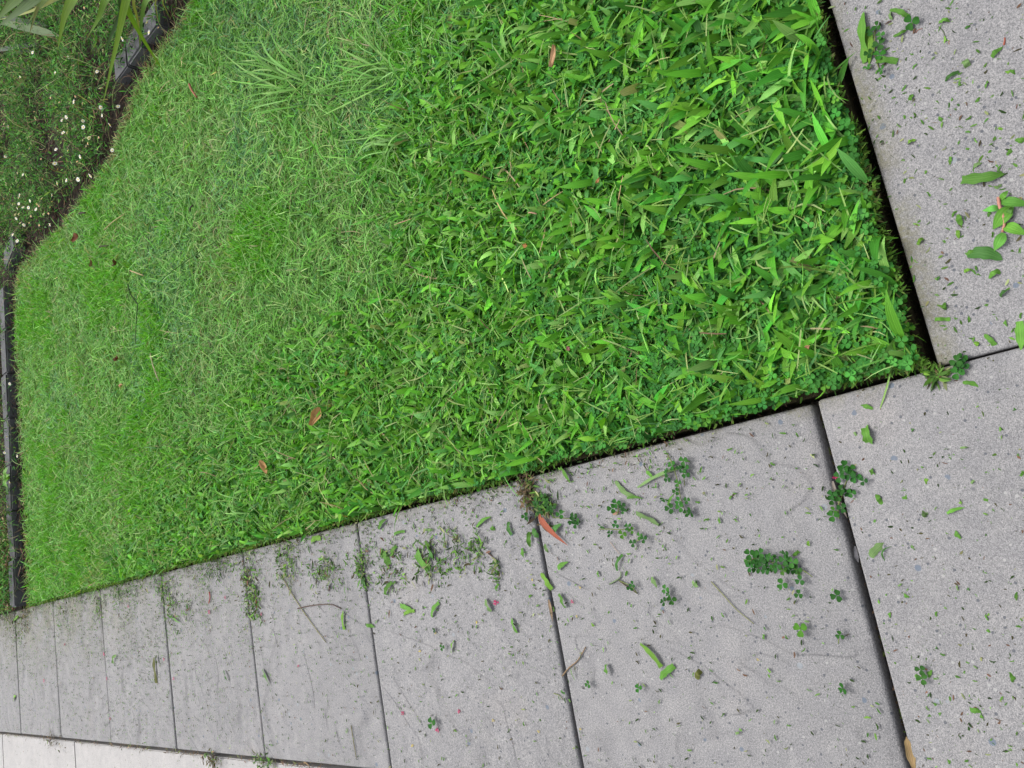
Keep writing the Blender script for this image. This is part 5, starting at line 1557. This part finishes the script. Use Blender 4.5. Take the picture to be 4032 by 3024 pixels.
def wpath(x, y):
    far = sstep(0.4, 2.6, y)
    near_edge = np.exp(np.clip(x, -1, 0) * (4.0 + 5.0 * (1 - far)))
    cl = sstep(0.42, 0.62, fbm(x * 9, y * 9, 31))
    return np.clip((0.07 + 0.95 * near_edge * (0.35 + 0.65 * cl)) * (0.22 + 0.78 * far) + 0.03, 0, 1)


sets = [crumbs(26000, (-0.58, -0.002), (0.19, 5.2), wpath, 0.0022, 0.0095, GPAL, GWT),
        crumbs(1500, (-0.6, 0.0), (-0.43, 0.165), lambda x, y: 0.25 + 0.7 * fbm(x * 6, y * 6, 8), 0.0015, 0.009, GPAL, [2, 1.5, 3, 2, 0.8, 1.5]),
        crumbs(650, (0.01, 0.6), (-0.6, -0.004), lambda x, y: x * 0 + 0.6, 0.0015, 0.010, GPAL, [3, 3, 2, 1, 1.2, 0.7]),
        # along the open joints and the footpath edge
        crumbs(700, (-0.606, -0.588), (0.2, 5.0), lambda x, y: sstep(0.3, 0.7, fbm(x * 0, y * 7, 71)), 0.004, 0.018, [(0.08, 0.05, 0.03), (0.05, 0.035, 0.02), (0.10, 0.13, 0.04), (0.18, 0.12, 0.07)], [3, 3, 1.5, 1], -0.006),
        crumbs(420, (-1.2, -0.61), (1.2, 5.0), lambda x, y: np.exp((x + 0.6) * 6), 0.002, 0.008, GPAL, GWT, -0.008),
        crumbs(260, (-0.6, 0.0), (Y0 - 0.004, Y0 + 0.009), lambda x, y: x * 0 + 1, 0.004, 0.014, [(0.06, 0.045, 0.025), (0.10, 0.14, 0.04), (0.16, 0.11, 0.07)], [3, 2, 1], -0.022),
        crumbs(1500, (-0.05, 0.010), (0.2, 4.1), lambda x, y: sstep(-0.05, 0.005, x) * sstep(0.35, 0.65, fbm(x * 6, y * 6, 14)), 0.003, 0.012, GPAL, GWT)]
# drifts of clippings where the joints catch them
def drift(px_, py_, rx, ry, n, pal=GPAL, wts=(3, 3, 1.5, 1, 1.2, 0.4), lm=0.022):
    c = gp(px_, py_, 0.0)
    sc = np.hypot(*(c[:2] - CL[:2])) / F_PX * 1.2
    n = int(n * 1.7)
    P = np.column_stack([c[0] + rng.normal(0, ry * sc * 1.4, n), c[1] + rng.normal(0, rx * sc * 1.5, n), 0.003 + rng.random(n) * 0.006])
    P[:, 0] = np.minimum(P[:, 0], 0.012)
    ln = rng.uniform(0.005, lm, n)
    return blades(P, rng.uniform(0, 6.28, n), rng.uniform(-0.1, 0.5, n), rng.normal(-0.3, 0.3, n), ln, rng.uniform(0.0014, 0.0055, n), [0.6, 1.0, 0.8, 0.15], curl=rng.normal(0, 0.6, n), roll=rng.normal(0, 0.4, n), color=pick(pal, wts, n, 0.25))


BROWN = [(0.05, 0.035, 0.02), (0.03, 0.022, 0.014), (0.08, 0.07, 0.03), (0.05, 0.09, 0.018), (0.12, 0.09, 0.05)]
for d in ((2080, 1930, 16, 40, 90, BROWN, (3, 3, 2, 2, 1)), (2150, 1990, 22, 30, 70), (1430, 2240, 16, 30, 80), (1130, 2220, 30, 30, 110), (1290, 2245, 45, 22, 110), (1550, 2230, 40, 40, 70), (1690, 2200, 35, 40, 80),
          (1820, 2200, 40, 25, 40), (990, 2300, 22, 50, 160), (1010, 2380, 14, 30, 60), (670, 2350, 22, 35, 130), (730, 2400, 30, 18, 50), (390, 2375, 20, 25, 80), (240, 2380, 30, 30, 80), (300, 2330, 40, 16, 70), (500, 2310, 50, 18, 80),
          (860, 2240, 60, 16, 60), (470, 2350, 14, 18, 30), (630, 2290, 16, 22, 40), (100, 2420, 22, 22, 150, BROWN, (2, 2, 3, 2, 1)), (70, 2470, 26, 30, 80), (40, 2420, 30, 22, 110, BROWN, (3, 3, 2, 2, 1)),
          (3700, 1480, 20, 10, 50), (1890, 2150, 20, 30, 30), (1780, 2120, 30, 30, 25), (1960, 2250, 12, 18, 20), (840, 2990, 16, 8, 60, BROWN, (3, 3, 2, 2, 1)), (1040, 3000, 22, 10, 60), (215, 2920, 30, 8, 60, BROWN, (3, 3, 2, 2, 1))):
    sets.append(drift(*d))
V, Q, C, U = join(sets)
obj('grass_clippings', make_mesh('grass_clippings', V, Q, None, C, U), M_CRUMB, kind='stuff')
